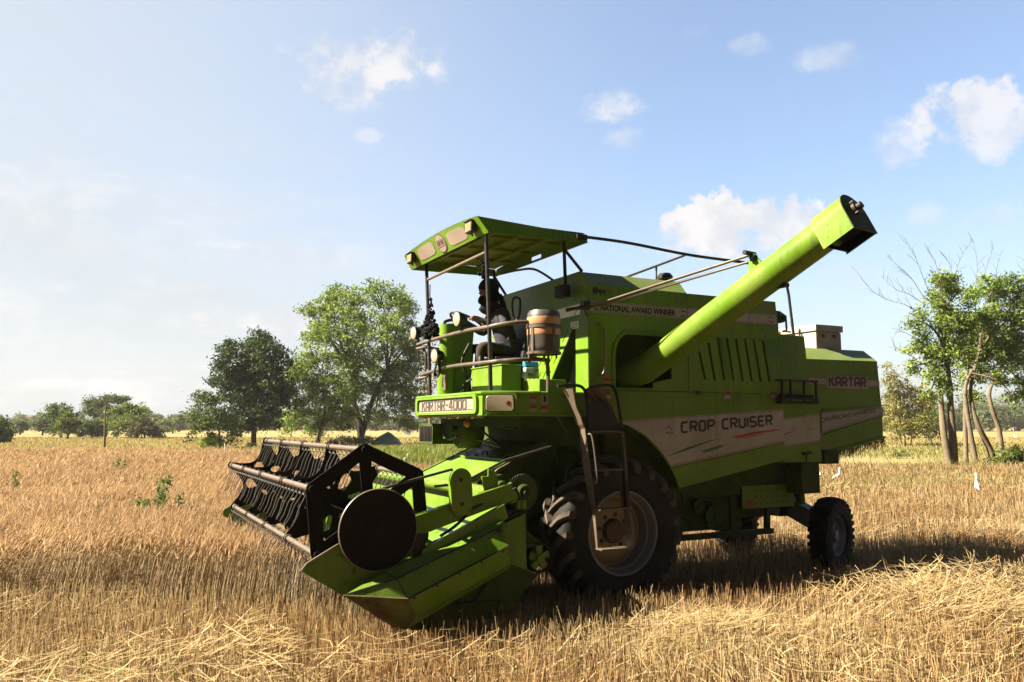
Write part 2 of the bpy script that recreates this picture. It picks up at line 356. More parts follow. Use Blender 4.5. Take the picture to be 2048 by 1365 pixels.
b = MB()
for a0, a1 in ((.400, -.836), (-.848, -2.12)):
    def zz(x): return 2.932 + .012 * (.4 - x) / 2.5
    b.sheet([(a0, 1.4115, zz(a0)), (a0, 1.4115, zz(a0) + .118), (a1, 1.4115, zz(a1) + .118), (a1, 1.4115, zz(a1))])
    for dz in (.006, .108): b.sheet([(a0, 1.4125, zz(a0) + dz), (a0, 1.4125, zz(a0) + dz + .004), (a1, 1.4125, zz(a1) + dz + .004), (a1, 1.4125, zz(a1) + dz)], 1)
for x in (.335, -.755):
    for z, k in ((3.005, 2), (2.985, 0), (2.955, 3)):
        if k: b.sheet([(x, 1.413, z), (x, 1.413, z + .018), (x - .06, 1.413, z + .020), (x - .06, 1.413, z + .002)], k)
st = b.build('decal_stripe', [M['decal'], M['ink_brown'], M['ink_red'], M['ink_green']], sp, smooth=False)
b = MB(); font_text(b, 'NATIONAL AWARD WINNER', (.262, 1.4135, 2.953), LU + Vector((0, 0, .004)), LV, .945, .068, bold=.042); b.build('lettering', M['ink'], st, smooth=False)
def emblem(name, parent, x, y, z, s, m):
    b = MB()
    for k, (dx, dz, w, h, sh) in enumerate(((-.4, .25, .3, .22, .2), (.05, .45, .25, .2, -.2), (.35, .15, .3, .2, .2), (-.3, -.3, .3, .22, -.2), (.1, -.45, .24, .2, .1), (.4, -.3, .22, .2, -.1))):
        b.sheet([(x - (dx - w / 2) * s, y + .0002 * k, z + (dz - h / 2) * s), (x - (dx + w / 2) * s, y + .0002 * k, z + (dz - h / 2 + sh * .4) * s), (x - (dx + w / 2 + sh * .2) * s, y + .0002 * k, z + (dz + h / 2) * s), (x - (dx - w / 2 + sh * .3) * s, y + .0002 * k, z + (dz + h / 2) * s)])
    return b.build(name, m, parent, smooth=False)
emblem('emblem', sp, -2.04, 1.414, 3.005, .075, M['ink_brown'])
# walking lion badge
b = MB()
lion = [(0, 0), (.02, .22), (-.03, .42), (.02, .62), (.10, .74), (.22, .78), (.34, .70), (.42, .60), (.60, .58), (.78, .56), (.88, .46), (.86, .30), (.92, .10), (.93, -.02), (.84, -.02), (.82, .12), (.74, .26), (.62, .26), (.60, .10), (.62, -.02), (.52, -.02), (.50, .14), (.44, .28), (.34, .28), (.28, .12), (.30, -.02), (.20, -.02), (.18, .16), (.14, .24), (.10, .12), (.09, 0)]
b.sheet([(.352 - p * .175, 1.4105, 3.108 + q * .105) for p, q in lion])
b.tube([(.352 - p * .175, 1.411, 3.108 + q * .105) for p, q in ((.86, .50), (.98, .62), (1.08, .50), (1.06, .28), (.98, .22))], .004, 5)
b.sheet([(.31, 1.4112, 3.152), (.222, 1.4112, 3.152), (.222, 1.4112, 3.160), (.31, 1.4112, 3.160)], 1)
b.build('lion_badge', [M['ink'], M['ink_grey']], sp, smooth=False)
# handles, small red labels, screws
b = MB(); b.tube(smooth_path([(.315, 1.41, 2.82), (.27, 1.45, 2.80), (.245, 1.455, 2.72), (.25, 1.455, 2.40), (.27, 1.45, 2.32), (.30, 1.41, 2.30)], 5), .012, 8); b.build('grab_handle', M['pipe'], sp)
for x, z in ((.235, 2.22), (.235, 2.085), (-1.325, 2.11), (-2.0, 2.122)):
    b = MB(); b.sheet([(x, 1.4105, z + .03), (x - .085, 1.4105, z + .03), (x - .085, 1.4105, z + .062), (x, 1.4105, z + .062)]); b.sheet([(x, 1.4105, z - .01), (x - .085, 1.4105, z - .01), (x - .085, 1.4105, z + .0285), (x, 1.4105, z + .0285)], 1)
    b.build('safety_label', [M['ink_red'], M['cream']], sp, smooth=False)
b = MB(); b.box((-.93, 1.41, 2.135), (-.99, 1.43, 2.175)); b.tube([(-.96, 1.41, 2.155), (-.96, 1.45, 2.155)], .02, 8); b.build('latch', M['rail'], sp)

# lower left panel with the wheel arch
arch = [(.066, 1.84), (-.06, 1.81), (-.189, 1.747), (-.29, 1.69), (-.378, 1.613), (-.46, 1.54), (-.529, 1.455), (-.59, 1.37), (-.645, 1.282), (-.689, 1.169)]
b = MB()
b.plate([(.40, 2.16), (.40, 1.90), (.30, 1.845)] + arch + [(-2.18, 1.43), (-2.19, 2.16)], [], (0, 1.395, 0), UX, UZ, .018)
b.tube(onside([(-.607, 1.378), (-2.186, 1.618)], 1.404), .012, 6)
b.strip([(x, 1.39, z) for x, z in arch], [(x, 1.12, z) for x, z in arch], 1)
bolts(b, line_pts((.30, 1.404, 2.13), (-2.16, 1.404, 2.13), 17), UY); bolts(b, line_pts((-.72, 1.404, 1.215), (-2.15, 1.404, 1.46), 10), UY)
lp = b.build('lower_side_panel', [M['green_worn'], M['green_dark']], H, bevel=.003)
b = MB(); Y_ = 1.4065
b.sheet(onside([(.066, 1.858)] + [(x - .012, z + .006) for x, z in arch[:8]] + [(-.600, 1.392), (-2.186, 1.632), (-2.186, 1.990)], Y_))
for P in (((.066, 1.845), (-2.186, 1.978)), ((-.593, 1.402), (-2.186, 1.643))):
    (x0, z0), (x1, z1) = P; b.sheet(onside([(x0, z0), (x1, z1), (x1, z1 + .005), (x0, z0 + .005)], Y_ + .0006), 1)
sw = lambda pts, k, dy: b.sheet(onside(pts, Y_ + dy), k)
sw([(-.50, 1.49), (-.8, 1.585), (-1.1, 1.655), (-1.25, 1.675), (-1.1, 1.64), (-.8, 1.555)], 2, .0007)
sw([(-.97, 1.545), (-1.05, 1.56), (-1.25, 1.605), (-1.32, 1.60), (-1.2, 1.56), (-1.05, 1.53)], 2, .0008)
sw([(-1.42, 1.69), (-1.75, 1.745), (-2.14, 1.775), (-2.12, 1.764), (-1.8, 1.722), (-1.5, 1.676)], 3, .0007)
sw([(-1.46, 1.665), (-1.7, 1.70), (-1.95, 1.725), (-1.75, 1.695)], 3, .0009)
ld = b.build('decal_panel', [M['decal'], M['ink_brown'], M['ink_green'], M['ink_red']], lp, smooth=False)
b = MB(); stroke_text(b, 'CROP CRUISER', (-.733, 1.4085, 1.742), Vector((-1.27, 0, .079)), LV, 1.272, .100, thick=1.35, gap=1.9); b.build('lettering', M['ink'], ld, smooth=False)
emblem('emblem', ld, -.575, 1.4085, 1.765, .085, M['ink_brown'])

# second, rear door panel
b = MB()
b.plate([(-2.205, 1.405), (-2.80, 1.395), (-2.785, 2.05), (-2.205, 2.05)], [], (0, 1.365, 0), UX, UZ, .02)
b.tube([(-2.48, 1.385, 1.49), (-2.62, 1.385, 1.50)], .018, 6, 1); b.tube([(-2.55, 1.38, 1.49), (-2.55, 1.38, 1.40)], .008, 6, 1)
b.box((-2.80, 1.30, 1.395), (-2.205, 1.352, 1.415))
rd = b.build('rear_door', [M['green_worn'], M['green_dark']], H, bevel=.003)
b = MB(); Y_ = 1.378
b.sheet(onside([(-2.206, 1.572), (-2.79, 1.635), (-2.786, 1.95), (-2.206, 1.885)], Y_))
for z0, z1 in ((1.578, 1.641), (1.872, 1.937)): b.sheet(onside([(-2.206, z0), (-2.788, z1), (-2.788, z1 + .005), (-2.206, z0 + .005)], Y_ + .0006), 1)
b.sheet(onside([(-2.21, 1.70), (-2.33, 1.735), (-2.42, 1.765), (-2.36, 1.755), (-2.21, 1.715)], Y_ + .0007), 2)
b.sheet(onside([(-2.28, 1.76), (-2.42, 1.785), (-2.36, 1.785)], Y_ + .0008), 2)
b.sheet(onside([(-2.52, 1.755), (-2.72, 1.785), (-2.60, 1.775)], Y_ + .0007), 3)
b.build('decal_panel', [M['decal'], M['ink_brown'], M['ink_red'], M['ink_green']], rd, smooth=False)

# ---- rear straw hood
b = MB()
prof = [(-2.2, 2.62), (-4.36, 2.645), (-4.405, 2.05), (-4.41, 1.65), (-3.33, 1.475), (-2.2, 1.30)]
b.prism(onside(prof, .95), (0, -1.9, 0))
b.hexa([(-4.36, -.95, 2.645), (-2.2, -.95, 2.62), (-2.2, .95, 2.62), (-4.36, .95, 2.645), (-4.37, -.74, 2.80), (-2.2, -.74, 2.79), (-2.2, .74, 2.79), (-4.37, .74, 2.80)], 1)
b.tube(onside([(-3.30, 2.0), (-4.41, 2.07)], .952), .014, 6); b.tube(onside([(-3.32, 1.70), (-4.415, 1.93)], .952), .012, 6)
b.tube(onside([(-4.43, 1.66), (-3.33, 1.475)], .955), .018, 6)
b.box((-2.95, 1.0, 1.36), (-3.19, 1.28, 1.52), 2)
bolts(b, line_pts((-2.7, .95, 2.58), (-4.33, .95, 2.60), 12), UY); bolts(b, line_pts((-4.34, .95, 2.5), (-4.38, .95, 2.12), 4), UY); bolts(b, line_pts((-3.36, .95, 1.52), (-4.36, .95, 1.68), 8), UY)
hood = b.build('rear_hood', [M['green'], M['olive'], M['green_dark']], H, bevel=.006)
b = MB(); Y_ = .9525
b.sheet(onside([(-2.6, 2.325), (-4.385, 2.318), (-4.38, 2.39), (-2.6, 2.395)], Y_))
b.sheet(onside([(-3.28, 1.722), (-4.408, 1.945), (-4.404, 2.05), (-3.28, 1.975)], Y_ + .014))
b.sheet(onside([(-3.28, 1.735), (-4.408, 1.957), (-4.408, 1.961), (-3.28, 1.740)], Y_ + .015), 1); b.sheet(onside([(-3.28, 1.962), (-4.405, 2.038), (-4.405, 2.042), (-3.28, 1.967)], Y_ + .015), 1)
b.sheet(onside([(-3.40, 2.272), (-4.16, 2.268), (-4.16, 2.442), (-3.40, 2.446)], Y_ + .004), 2)
b.sheet(onside([(-3.407, 2.278), (-4.153, 2.274), (-4.153, 2.436), (-3.407, 2.440)], Y_ + .0046), 0)
hd = b.build('decal_stripe', [M['decal'], M['ink_brown'], M['ink_brown']], hood, smooth=False)
b = MB(); stroke_text(b, 'KARTAR', (-3.455, Y_ + .006, 2.302), LU, LV, .655, .112, thick=1.7, gap=1.9); b.build('lettering', M['ink_brown'], hd, smooth=False)
b = MB(); font_text(b, 'HURRICANE HARVESTER', (-3.335, Y_ + .016, 1.862), Vector((-.92, 0, .120)), LV, .93, .052, bold=.006, shear=.25); b.build('lettering', M['ink'], hd, smooth=False)
emblem('emblem', hd, -3.26, Y_ + .06, 1.875, .06, M['ink_brown'])
# straw bristles hanging under the rear lip
b = MB()
for i in range(420):
    t = random.random(); x = -3.4 - 1.02 * t; z = 1.475 + (1.65 - 1.475) * ((-3.33 - x) / 1.08); y = random.uniform(-.9, .96); l = random.choice((.06, .08, .11, .14, .36 if i % 14 == 0 else .09)); y = .955 if i % 3 else y
    b.tube([(x, y, z + .01), (x - random.uniform(-.2, .35) * l, y + random.uniform(-.2, .2) * l, z - l * .5), (x - random.uniform(-.3, .6) * l, y + random.uniform(-.3, .3) * l, z - l)], [.004, .003, .0015], 3)
b.build('straw_fringe', M['chaff'], hood)['kind'] = 'stuff'
# grey storage box on the hood
b = MB(); b.box((-4.00, -.75, 2.798), (-3.54, .70, 3.02)); b.box((-4.02, -.77, 3.03), (-3.52, .72, 3.115)); b.box((-3.99, -.74, 3.02), (-3.55, .69, 3.03))
for y in (.45, .1, -.3): b.tube([(-3.515, y, 3.085), (-3.50, y, 3.03), (-3.52, y, 2.99)], .014, 6, 1)
for x in (-3.66, -3.86): b.box((x - .02, .70, 2.95), (x + .02, .725, 2.99), 1)
b.build('storage_box', [M['grey'], M['rail']], H, bevel=.006)

# ---- rear basket rack on the left side
b = MB()
for z in (2.315, 2.075, 2.11): b.tube([(-2.05, 1.44, z), (-2.06, 1.50, z), (-2.64, 1.50, z), (-2.65, 1.41, z)], .014, 6)
for x in (-2.08, -2.21, -2.42, -2.61): b.tube([(x, 1.50, 2.315), (x, 1.50, 2.07)], .016, 6)
b.box((-2.07, 1.385, 2.055), (-2.65, 1.50, 2.07)); b.box((-2.10, 1.43, 2.125), (-2.60, 1.47, 2.16))
b.build('side_rack', M['black'], H)

# ---- unloading pipe
A0 = Vector((-.33, 1.75, 2.55)); AD = Vector((-.1576, 1.0, .488)).normalized()
def ax(y): return A0 + AD * ((y - 1.75) / AD.y)
b = MB()
b.tube([(-.20, 1.16, 2.32), ax(1.40), ax(1.55), ax(1.9), ax(2.4), ax(2.9), ax(3.52)], [.150, .145, .141, .141, .141, .142, .142], 40)
pipe = b.build('unloading_pipe', M['green_worn'], H, angle=50)
dn = -(UZ - AD * UZ.dot(AD)).normalized(); sd = AD.cross(dn)
dprof = [(math.cos(R_(a)) * .168, -math.sin(R_(a)) * .168) for a in range(0, 181, 12)] + [(-.168, .185), (.168, .185)]
b = MB(); e0, e1 = ax(3.47), ax(3.73)
def dp(o, k=1.): return [o + sd * (x * k) + dn * (y * k) for x, y in dprof]
P0, P1 = dp(e0), dp(e1); n_ = len(P0)
b.add(P0 + P1, [(i, i + 1, n_ + i + 1, n_ + i) for i in range(n_ - 2)] + [(n_ - 1, 0, n_, 2 * n_ - 1)])
b.add(dp(e0 + AD * .02, .97), [tuple(range(n_))])
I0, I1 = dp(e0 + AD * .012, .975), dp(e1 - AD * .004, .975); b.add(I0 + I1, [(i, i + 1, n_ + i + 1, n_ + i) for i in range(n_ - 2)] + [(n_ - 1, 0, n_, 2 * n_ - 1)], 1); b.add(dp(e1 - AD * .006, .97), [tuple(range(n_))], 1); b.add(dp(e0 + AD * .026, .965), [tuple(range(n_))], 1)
b.sheet([e0 + AD * .03 - sd * .155 + dn * .10, e1 - AD * .01 - sd * .155 + dn * .10, e1 - AD * .01 + sd * .155 + dn * .10, e0 + AD * .03 + sd * .155 + dn * .10], 1)  # black lining and sheet: shade inside the mouth put into the colour
boot = b.build('outlet_boot', [M['green'], M['wool_mouth_shade']], pipe)
b = MB(); b.prism(dp(e1, 1.02), AD * .008); b.lathe([(.0, .0), (.055, .0), (.055, .03), (.03, .035), (.03, .07), (0, .07)], e1 + AD * .009 - dn * .02, AD, 14, 1)
for k in range(3): b.tube([e1 + AD * .01 + sd * (.06 * math.cos(k * 2.1)) + dn * (.06 * math.sin(k * 2.1) - .02), e1 + AD * .045 + sd * (.06 * math.cos(k * 2.1)) + dn * (.06 * math.sin(k * 2.1) - .02)], .012, 6, 1)
b.build('end_plate', [M['green_dark'], M['black']], pipe)
b = MB(); b.lathe([(.02, -.1), (.11, -.09), (.11, .1), (.02, .1)], ax(3.40), AD, 12); b.build('auger_screw', M['black'], pipe)
b = MB(); pb = ax(2.86) - dn * .13
b.prism([pb - AD * .12, pb + AD * .06, pb - dn * .16 + AD * .02, pb - dn * .16 - AD * .03], sd * .02); b.tube([pb - dn * .16 - sd * .1, pb - dn * .16 + sd * .05], .022, 8, 1); b.box(pb - dn * .10 - Vector((.02, .02, .02)), pb - dn * .10 + Vector((.03, .03, .03)), 1)
b.build('bracket', [M['green'], M['black']], pipe)
b = MB(); b.box(ax(2.98) + dn * .15 - Vector((.02, .06, .016)), ax(2.98) + dn * .15 + Vector((.02, .06, .016))); b.build('cradle_stop', M['black'], pipe)
# stay rods to the tank corner
b = MB(); q = pb - dn * .15
b.tube([q + Vector((0, -.02, 0)), (.30, 1.52, 3.02), (.46, 1.46, 2.985)], .014, 8); b.build('stay_rod', M['pipe'], H); b = MB(); b.tube([q + Vector((0, -.05, -.06)), (.30, 1.50, 2.995), (.44, 1.45, 2.965)], .012, 8)
b.build('stay_rod', M['pipe'], H)
b = MB(); b.tube([(.40, 1.47, 2.99), (.50, 1.46, 2.965), (.60, 1.465, 2.945), (.69, 1.465, 2.925)], [.016, .022, .016, .02], 8); b.box((.42, 1.41, 2.95), (.50, 1.48, 3.03)); b.tube([(.47, 1.44, 2.95), (.44, 1.43, 2.90), (.42, 1.425, 2.88)], .006, 5)
b.build('release_lever', M['black'], H)

# ---- canopy over the driver
cx0, cx1, cy0, cy1, cz = .33, 1.452, -.80, 1.30, 3.642
def roofz(t): return .05 * (1 - (2 * t - 1) ** 2)
b = MB(); n_ = 12
ts = [i / n_ for i in range(n_ + 1)]
TF = [(cx1 + .10, cy0 + .02 + (cy1 - cy0 - .06) * t, cz + .155 + roofz(t)) for t in ts]; BF = [(cx1, cy0 + (cy1 - cy0) * t, cz) for t in ts]
TR = [(cx0 + .03, cy0 + .02 + (cy1 - cy0 - .06) * t, cz + .10 + roofz(t)) for t in ts]; BR = [(cx0, cy0 + (cy1 - cy0) * t, cz + .015) for t in ts]
b.strip(BF, TF, 0)
b.add([BF[-1], TF[-1], TR[-1], BR[-1]], [(0, 1, 2, 3)]); b.add([BF[0], TF[0], TR[0], BR[0]], [(3, 2, 1, 0)])
b.plate([(BR[0][1], cz + .015), (BR[-1][1], cz + .015)] + [(p[1], p[2]) for p in TR[::-1]], [rrect(.13, cz + .040, .36, cz + .085, .012, 3)], (cx0 + .012, 0, 0), UY, UZ, .004)
can = b.build('canopy', [M['green']], H, smooth=False); so = can.modifiers.new('wall', 'SOLIDIFY'); so.thickness = .006
# roof sheet with its hand hole
b = MB(); b.plate([(cx0 + .02, cy0 + .03), (cx1 + .02, cy0 + .03), (cx1 + .02, cy1 - .03), (cx0 + .02, cy1 - .03)], [], (0, 0, cz + .12), UX, UY, .006)
b.build('roof_sheet', M['under'], can)
b = MB(); A = [Vector(p) for p in TF]; Bq = [Vector(p) for p in TR]
b.strip([p + Vector((0, 0, .004)) for p in A], [p + Vector((0, 0, .004)) for p in Bq]); tp = b.build('roof_top', M['olive'], can)
for y in (-.3, .25, .8): b = MB(); b.box((cx0 + .05, y - .015, cz + .085), (cx1, y + .015, cz + .116)); b.build('roof_rib', M['under'], can)
for x in (.62, .95, 1.25): b = MB(); b.box((x - .015, cy0 + .05, cz + .075), (x + .015, cy1 - .05, cz + .113)); b.build('roof_rib', M['under'], can)
# decals, lamps and roundel on the leaning fascia
def fas(y, s):                              # s: 0 bottom edge .. 1 top edge
    t = (y - cy0) / (cy1 - cy0); zt = cz + .155 + roofz(t)
    return Vector((cx1 + .10 * s + .004, y - .02 * s, cz + (zt - cz) * s))
def fquad(b, y0, y1, s0, s1, m=0, off=0., r=.22):
    P = rrect(0, 0, 1, 1, r, 4); b.sheet([fas(y0 + (y1 - y0) * u, s0 + (s1 - s0) * v) + Vector((off, 0, 0)) for u, v in P], m)
b = MB(); fquad(b, -.41, .05, .18, .84); b.build('decal_panel', M['cream'], can, smooth=False); b = MB(); fquad(b, .44, .90, .16, .82); b.build('decal_panel', M['cream'], can, smooth=False)
b = MB(); def_ = [2 * math.pi * i / 28 for i in range(28)]
b.sheet([(.000, .125 * math.cos(t_), .092 * math.sin(t_)) for t_ in def_], 1); b.sheet([(.001, .117 * math.cos(t_), .085 * math.sin(t_)) for t_ in def_], 0)
b.sheet([(.002, -.10, -.036), (.002, .10, -.036), (.002, .10, .036), (.002, -.10, .036)], 1); b.sheet([(.003, -.094, -.030), (.003, .094, -.030), (.003, .094, .030), (.003, -.094, .030)], 0)
stroke_text(b, 'KARTAR', (.004, -.078, -.02), UY, UZ, .156, .040, thick=1.2, gap=1.7, m=1)
b.xf(lambda p: fas(.25 + p.y, .50 + p.z / .20) + Vector((p.x + .002, 0, 0)))
b.build('roundel', [M['cream'], M['ink_brown']], can, smooth=False)
for y in (-.56, 1.10):
    b = MB(); c_ = fas(y, .5); b.box(c_ + Vector((0, -.075, -.055)), c_ + Vector((.06, .075, .055))); b.box(c_ + Vector((.058, -.065, -.045)), c_ + Vector((.066, .065, .045)), 1); b.box(c_ + Vector((.0, -.08, .055)), c_ + Vector((.08, .08, .062)))
    b.tube([c_ + Vector((.02, -.02, -.055)), c_ + Vector((.0, -.02, -.08))], .01, 6)
    b.build('work_lamp', [M['black'], M['lens_amber']], can, bevel=.004)
# posts
for P, r in (([(1.375, 1.20, 2.14), (1.385, 1.20, 2.6), (1.43, 1.20, 3.66)], .02), ([(1.377, -.35, 2.12), (1.377, -.40, 2.7), (1.377, -.51, 3.66)], .02),
             ([(.50, 1.14, 3.18), (.50, 1.11, 3.70)], .018), ([(.46, -.60, 2.9), (.45, -.62, 3.69)], .018)):
    b = MB(); b.tube(P, r, 10); b.build('canopy_post', M['black'], H)
b = MB(); b.tube([(1.385, -.43, 3.475), (1.42, 1.18, 3.475)], .017, 10); b.build('cross_bar', M['pipe'], H)
b = MB(); b.tube([(.50, 1.11, 3.62), (.405, 1.30, 3.36)], .016, 8); b.build('diagonal_brace', M['black'], H); b = MB(); b.tube([(.45, -.62, 3.62), (.40, -.40, 3.36)], .016, 8); b.build('diagonal_brace', M['black'], H)
b = MB(); b.tube(smooth_path([(.36, -.62, 3.66), (.37, -.1, 3.62), (.38, .30, 3.55), (.36, .72, 3.34)], 6), .014, 8); b.build('bent_rod', M['black'], H)
b = MB(); b.tube(smooth_path([(.37, 1.22, 3.71), (.30, 1.22, 3.735), (.20, 1.22, 3.74), (-.27, 1.21, 3.735), (-1.07, 1.20, 3.69), (-1.9, 1.2, 3.68), (-2.04, 1.2, 3.66), (-2.08, 1.2, 3.58), (-2.09, 1.2, 3.21)], 5), .017, 8); b.box((.34, 1.19, 3.68), (.46, 1.31, 3.74)); b.build('long_stay', M['black'], H)
b = MB(); b.tube([(-.20, 1.12, 3.36), (-1.06, 1.14, 3.70)], .013, 8); b.tube([(-.66, 1.12, 3.37), (-.66, 1.13, 3.54)], .012, 8); b.build('roof_rail', M['pipe'], H)
b = MB(); b.tube([(-2.50, 1.25, 3.34), (-2.56, 1.25, 2.82)], .016, 8); b.tube([(-2.44, 1.25, 3.60), (-2.50, 1.25, 3.34)], .016, 8); b.tube([(-2.44, 1.25, 3.60), (-1.9, 1.25, 3.24)], .012, 6); b.build('pipe_prop', M['black'], H)
b = MB(); b.box((-2.13, 1.30, 2.98), (-2.24, 1.36, 3.12)); b.lathe([(.02, 0), (.05, 0), (.05, .04), (.02, .04)], (-2.23, 1.36, 3.03), UY, 14); b.tube([(-2.20, 1.39, 3.10), (-2.29, 1.39, 3.06), (-2.30, 1.39, 2.90), (-2.24, 1.39, 2.88)], .012, 6); b.tube([(-2.24, 1.39, 2.885), (-2.36, 1.39, 2.88)], .010, 6); b.build('hand_crank', M['green_dark'], H)

# ---- driver's platform with its front panel
pl = [(1.50, -.42), (1.50, 1.285), (1.215, 1.43), (.36, 1.43), (.36, -.80), (1.20, -.80)]
b = MB()
b.prism([(x, y, 2.098) for x, y in pl], (0, 0, .014))
outl = pl[5:] + pl[:4]
for i in range(len(outl) - 1):
    (xa, ya), (xb, yb) = outl[i], outl[i + 1]
    if i == 2: continue
    b.add([(xa, ya, 1.915), (xb, yb, 1.915), (xb, yb, 2.112), (xa, ya, 2.112)], [(0, 1, 2, 3)])
b.tube([(x + .004, y + .004, 2.118) for x, y in outl], .017, 8); b.tube([(x - .01, y - .008, 1.915) for x, y in outl], .015, 8)
b.box((.4, -.70, 1.80), (1.1, 1.30, 2.09), 1); b.box((1.1, -.30, 1.93), (1.42, 1.15, 2.09), 1)
plat = b.build('operator_platform', [M['green'], M['green_dark']], H, angle=40)
# rounded name board, recessed in a raised frame
def fp(y, z, d=0.): return Vector((1.503 + d, y, z))
b = MB(); ring_o = rrect(-.415, 1.925, 1.20, 2.108, .05, 5); ring_i = rrect(-.36, 1.948, 1.135, 2.088, .04, 5)
b.plate(ring_o, [ring_i], (1.512, 0, 0), UY, UZ, .03); b.build('name_board_frame', M['green'], plat, bevel=.006)
b = MB(); b.sheet([fp(y, z, .004) for y, z in rrect(-.37, 1.94, 1.145, 2.095, .04, 5)]); 
for d, w in ((.014, .003), (.022, .003)):
    a_, c_ = rrect(-.36 + d, 1.948 + d * .8, 1.135 - d, 2.088 - d * .8, .03, 5), rrect(-.36 + d + w, 1.948 + d * .8 + w, 1.135 - d - w, 2.088 - d * .8 - w, .028, 5)
    b.strip([fp(y, z, .006) for y, z in a_ + a_[:1]], [fp(y, z, .006) for y, z in c_ + c_[:1]], 1)
nb = b.build('name_board', [M['cream'], M['ink_grey']], plat, smooth=False)
b = MB(); stroke_text(b, 'KARTAR-4000', fp(-.245, 1.972, .007), UY, UZ, 1.175, .094, thick=1.25, gap=1.8); b.build('lettering', M['ink_grey'], nb, smooth=False)
# corner headlamps on the two chamfers
for (xa, ya), (xb, yb), sx in (((1.50, 1.285), (1.215, 1.43), 1), ((1.20, -.80), (1.50, -.42), -1)):
    U2 = Vector((xb - xa, yb - ya, 0)); W2 = U2.length; U2.normalize(); n2 = U2.cross(UZ); o2 = Vector((xa, ya, 0))
    b = MB(); b.plate(rrect(.01, 1.925, W2 - .0, 2.110, .03), [rrect(.022, 1.938, W2 - .016, 2.100, .03)], o2 + n2 * .012, U2, UZ, .03)
    b.sheet([o2 + U2 * .02 + UZ * 1.93 + n2 * .003, o2 + U2 * (W2 - .01) + UZ * 1.93 + n2 * .003, o2 + U2 * (W2 - .01) + UZ * 2.10 + n2 * .003, o2 + U2 * .02 + UZ * 2.10 + n2 * .003])
    fr = b.build('headlamp_frame', M['green'], plat, bevel=.005)
    b = MB(); R3 = rrect(.026, 1.942, W2 - .02, 2.096, .03, 5)
    b.add([o2 + U2 * u + UZ * v + n2 * .006 for u, v in R3] + [o2 + U2 * (W2 / 2 + (u - W2 / 2) * .93) + UZ * (2.0185 + (v - 2.0185) * .9) + n2 * .036 for u, v in R3],
          [(i, (i + 1) % len(R3), len(R3) + (i + 1) % len(R3), len(R3) + i) for i in range(len(R3))] + [tuple(range(len(R3), 2 * len(R3)))])
    hl = b.build('headlamp', M['lens'] if sx > 0 else M['cream'], plat, angle=70)
    if sx > 0:
        b = MB()
        for a in range(0, 360, 45): b.tube([o2 + U2 * (W2 * .74) + UZ * 2.025 + n2 * .037, o2 + U2 * (W2 * .74 + .022 * math.cos(R_(a))) + UZ * (2.025 + .022 * math.sin(R_(a))) + n2 * .037], .003, 4)
        b.build('star_sticker', M['ink_red'], hl)
for x, z in ((1.08, 2.03), (1.08, 1.945), (.955, 1.94)):
    b = MB(); b.sheet([(x, 1.432, z + .03), (x - .075, 1.432, z + .03), (x - .075, 1.432, z + .058), (x, 1.432, z + .058)]); b.sheet([(x, 1.432, z), (x - .075, 1.432, z), (x - .075, 1.432, z + .028), (x, 1.432, z + .028)], 1); b.build('safety_label', [M['ink_red'], M['cream']], plat, smooth=False)
b = MB(); b.sheet([(.955, 1.432, 2.01), (.88, 1.432, 2.01), (.88, 1.432, 2.13), (.955, 1.432, 2.13)], 1); b.sheet([(.955, 1.4325, 2.115), (.88, 1.4325, 2.115), (.88, 1.4325, 2.13), (.955, 1.4325, 2.13)])
b.sheet([(.93, 1.4328, 2.035), (.905, 1.4328, 2.035), (.90, 1.4328, 2.085), (.925, 1.4328, 2.10)], 2)
b.build('safety_label', [M['ink_red'], M['cream'], M['ink']], plat, smooth=False)
# caked chaff along the lower lip
b = MB()
for i in range(260):
    t = random.random(); y = -.4 + 1.68 * t; b.tube([(1.485 + random.uniform(-.03, .015), y, 1.92 + random.uniform(-.02, .006)), (1.49 + random.uniform(-.03, .02), y + random.uniform(-.02, .02), 1.90 - random.uniform(.0, .025))], [.005, .002], 3)
b.build('straw_fringe', M['chaff'], plat)['kind'] = 'stuff'

# ---- things under the platform
b = MB(); b.box((.92, -.97, 1.60), (1.24, -.56, 1.83))
for i in range(9): b.box((1.245, -.955 + i * .046, 1.63), (1.262, -.935 + i * .046, 1.80), 1)
b.box((1.24, -.98, 1.80), (1.265, -.55, 1.835)); b.box((1.24, -.98, 1.595), (1.265, -.55, 1.625)); b.box((1.24, -.98, 1.60), (1.265, -.96, 1.83)); b.box((1.24, -.57, 1.60), (1.265, -.55, 1.83))
b.box((.95, -.56, 1.66), (1.15, -.25, 1.82)); b.build('radiator_box', [M['green_dark'], M['black']], H, bevel=.004)
b = MB(); b.lathe([(0, .12), (.04, .12), (.05, .06), (.17, .05), (.205, .02), (.205, -.20), (0, -.20)], (1.08, -.17, 1.765), UX, 28); b.tube(smooth_path([(1.20, -.30, 1.86), (1.22, -.34, 1.74), (1.2, -.22, 1.66), (1.18, -.05, 1.70)], 5), .014, 6, 1); b.build('fan_housing', [M['green_dark'], M['black']], H)
b = MB(); b.lathe([(.0, -.045), (.03, -.034), (.045, 0), (.03, .034), (0, .045)], (1.12, .10, 1.835), UX, 14); b.build('float_ball', M['orange'], H)
for P_ in ([(1.1, .25, 1.82), (.98, .62, 1.60)], [(1.0, .1, 1.66), (.98, .62, 1.59)], [(1.05, .15, 1.85), (.95, .9, 1.78)]):
    b = MB(); b.tube(P_, .012, 6); b.build('control_rod', M['black'], H)

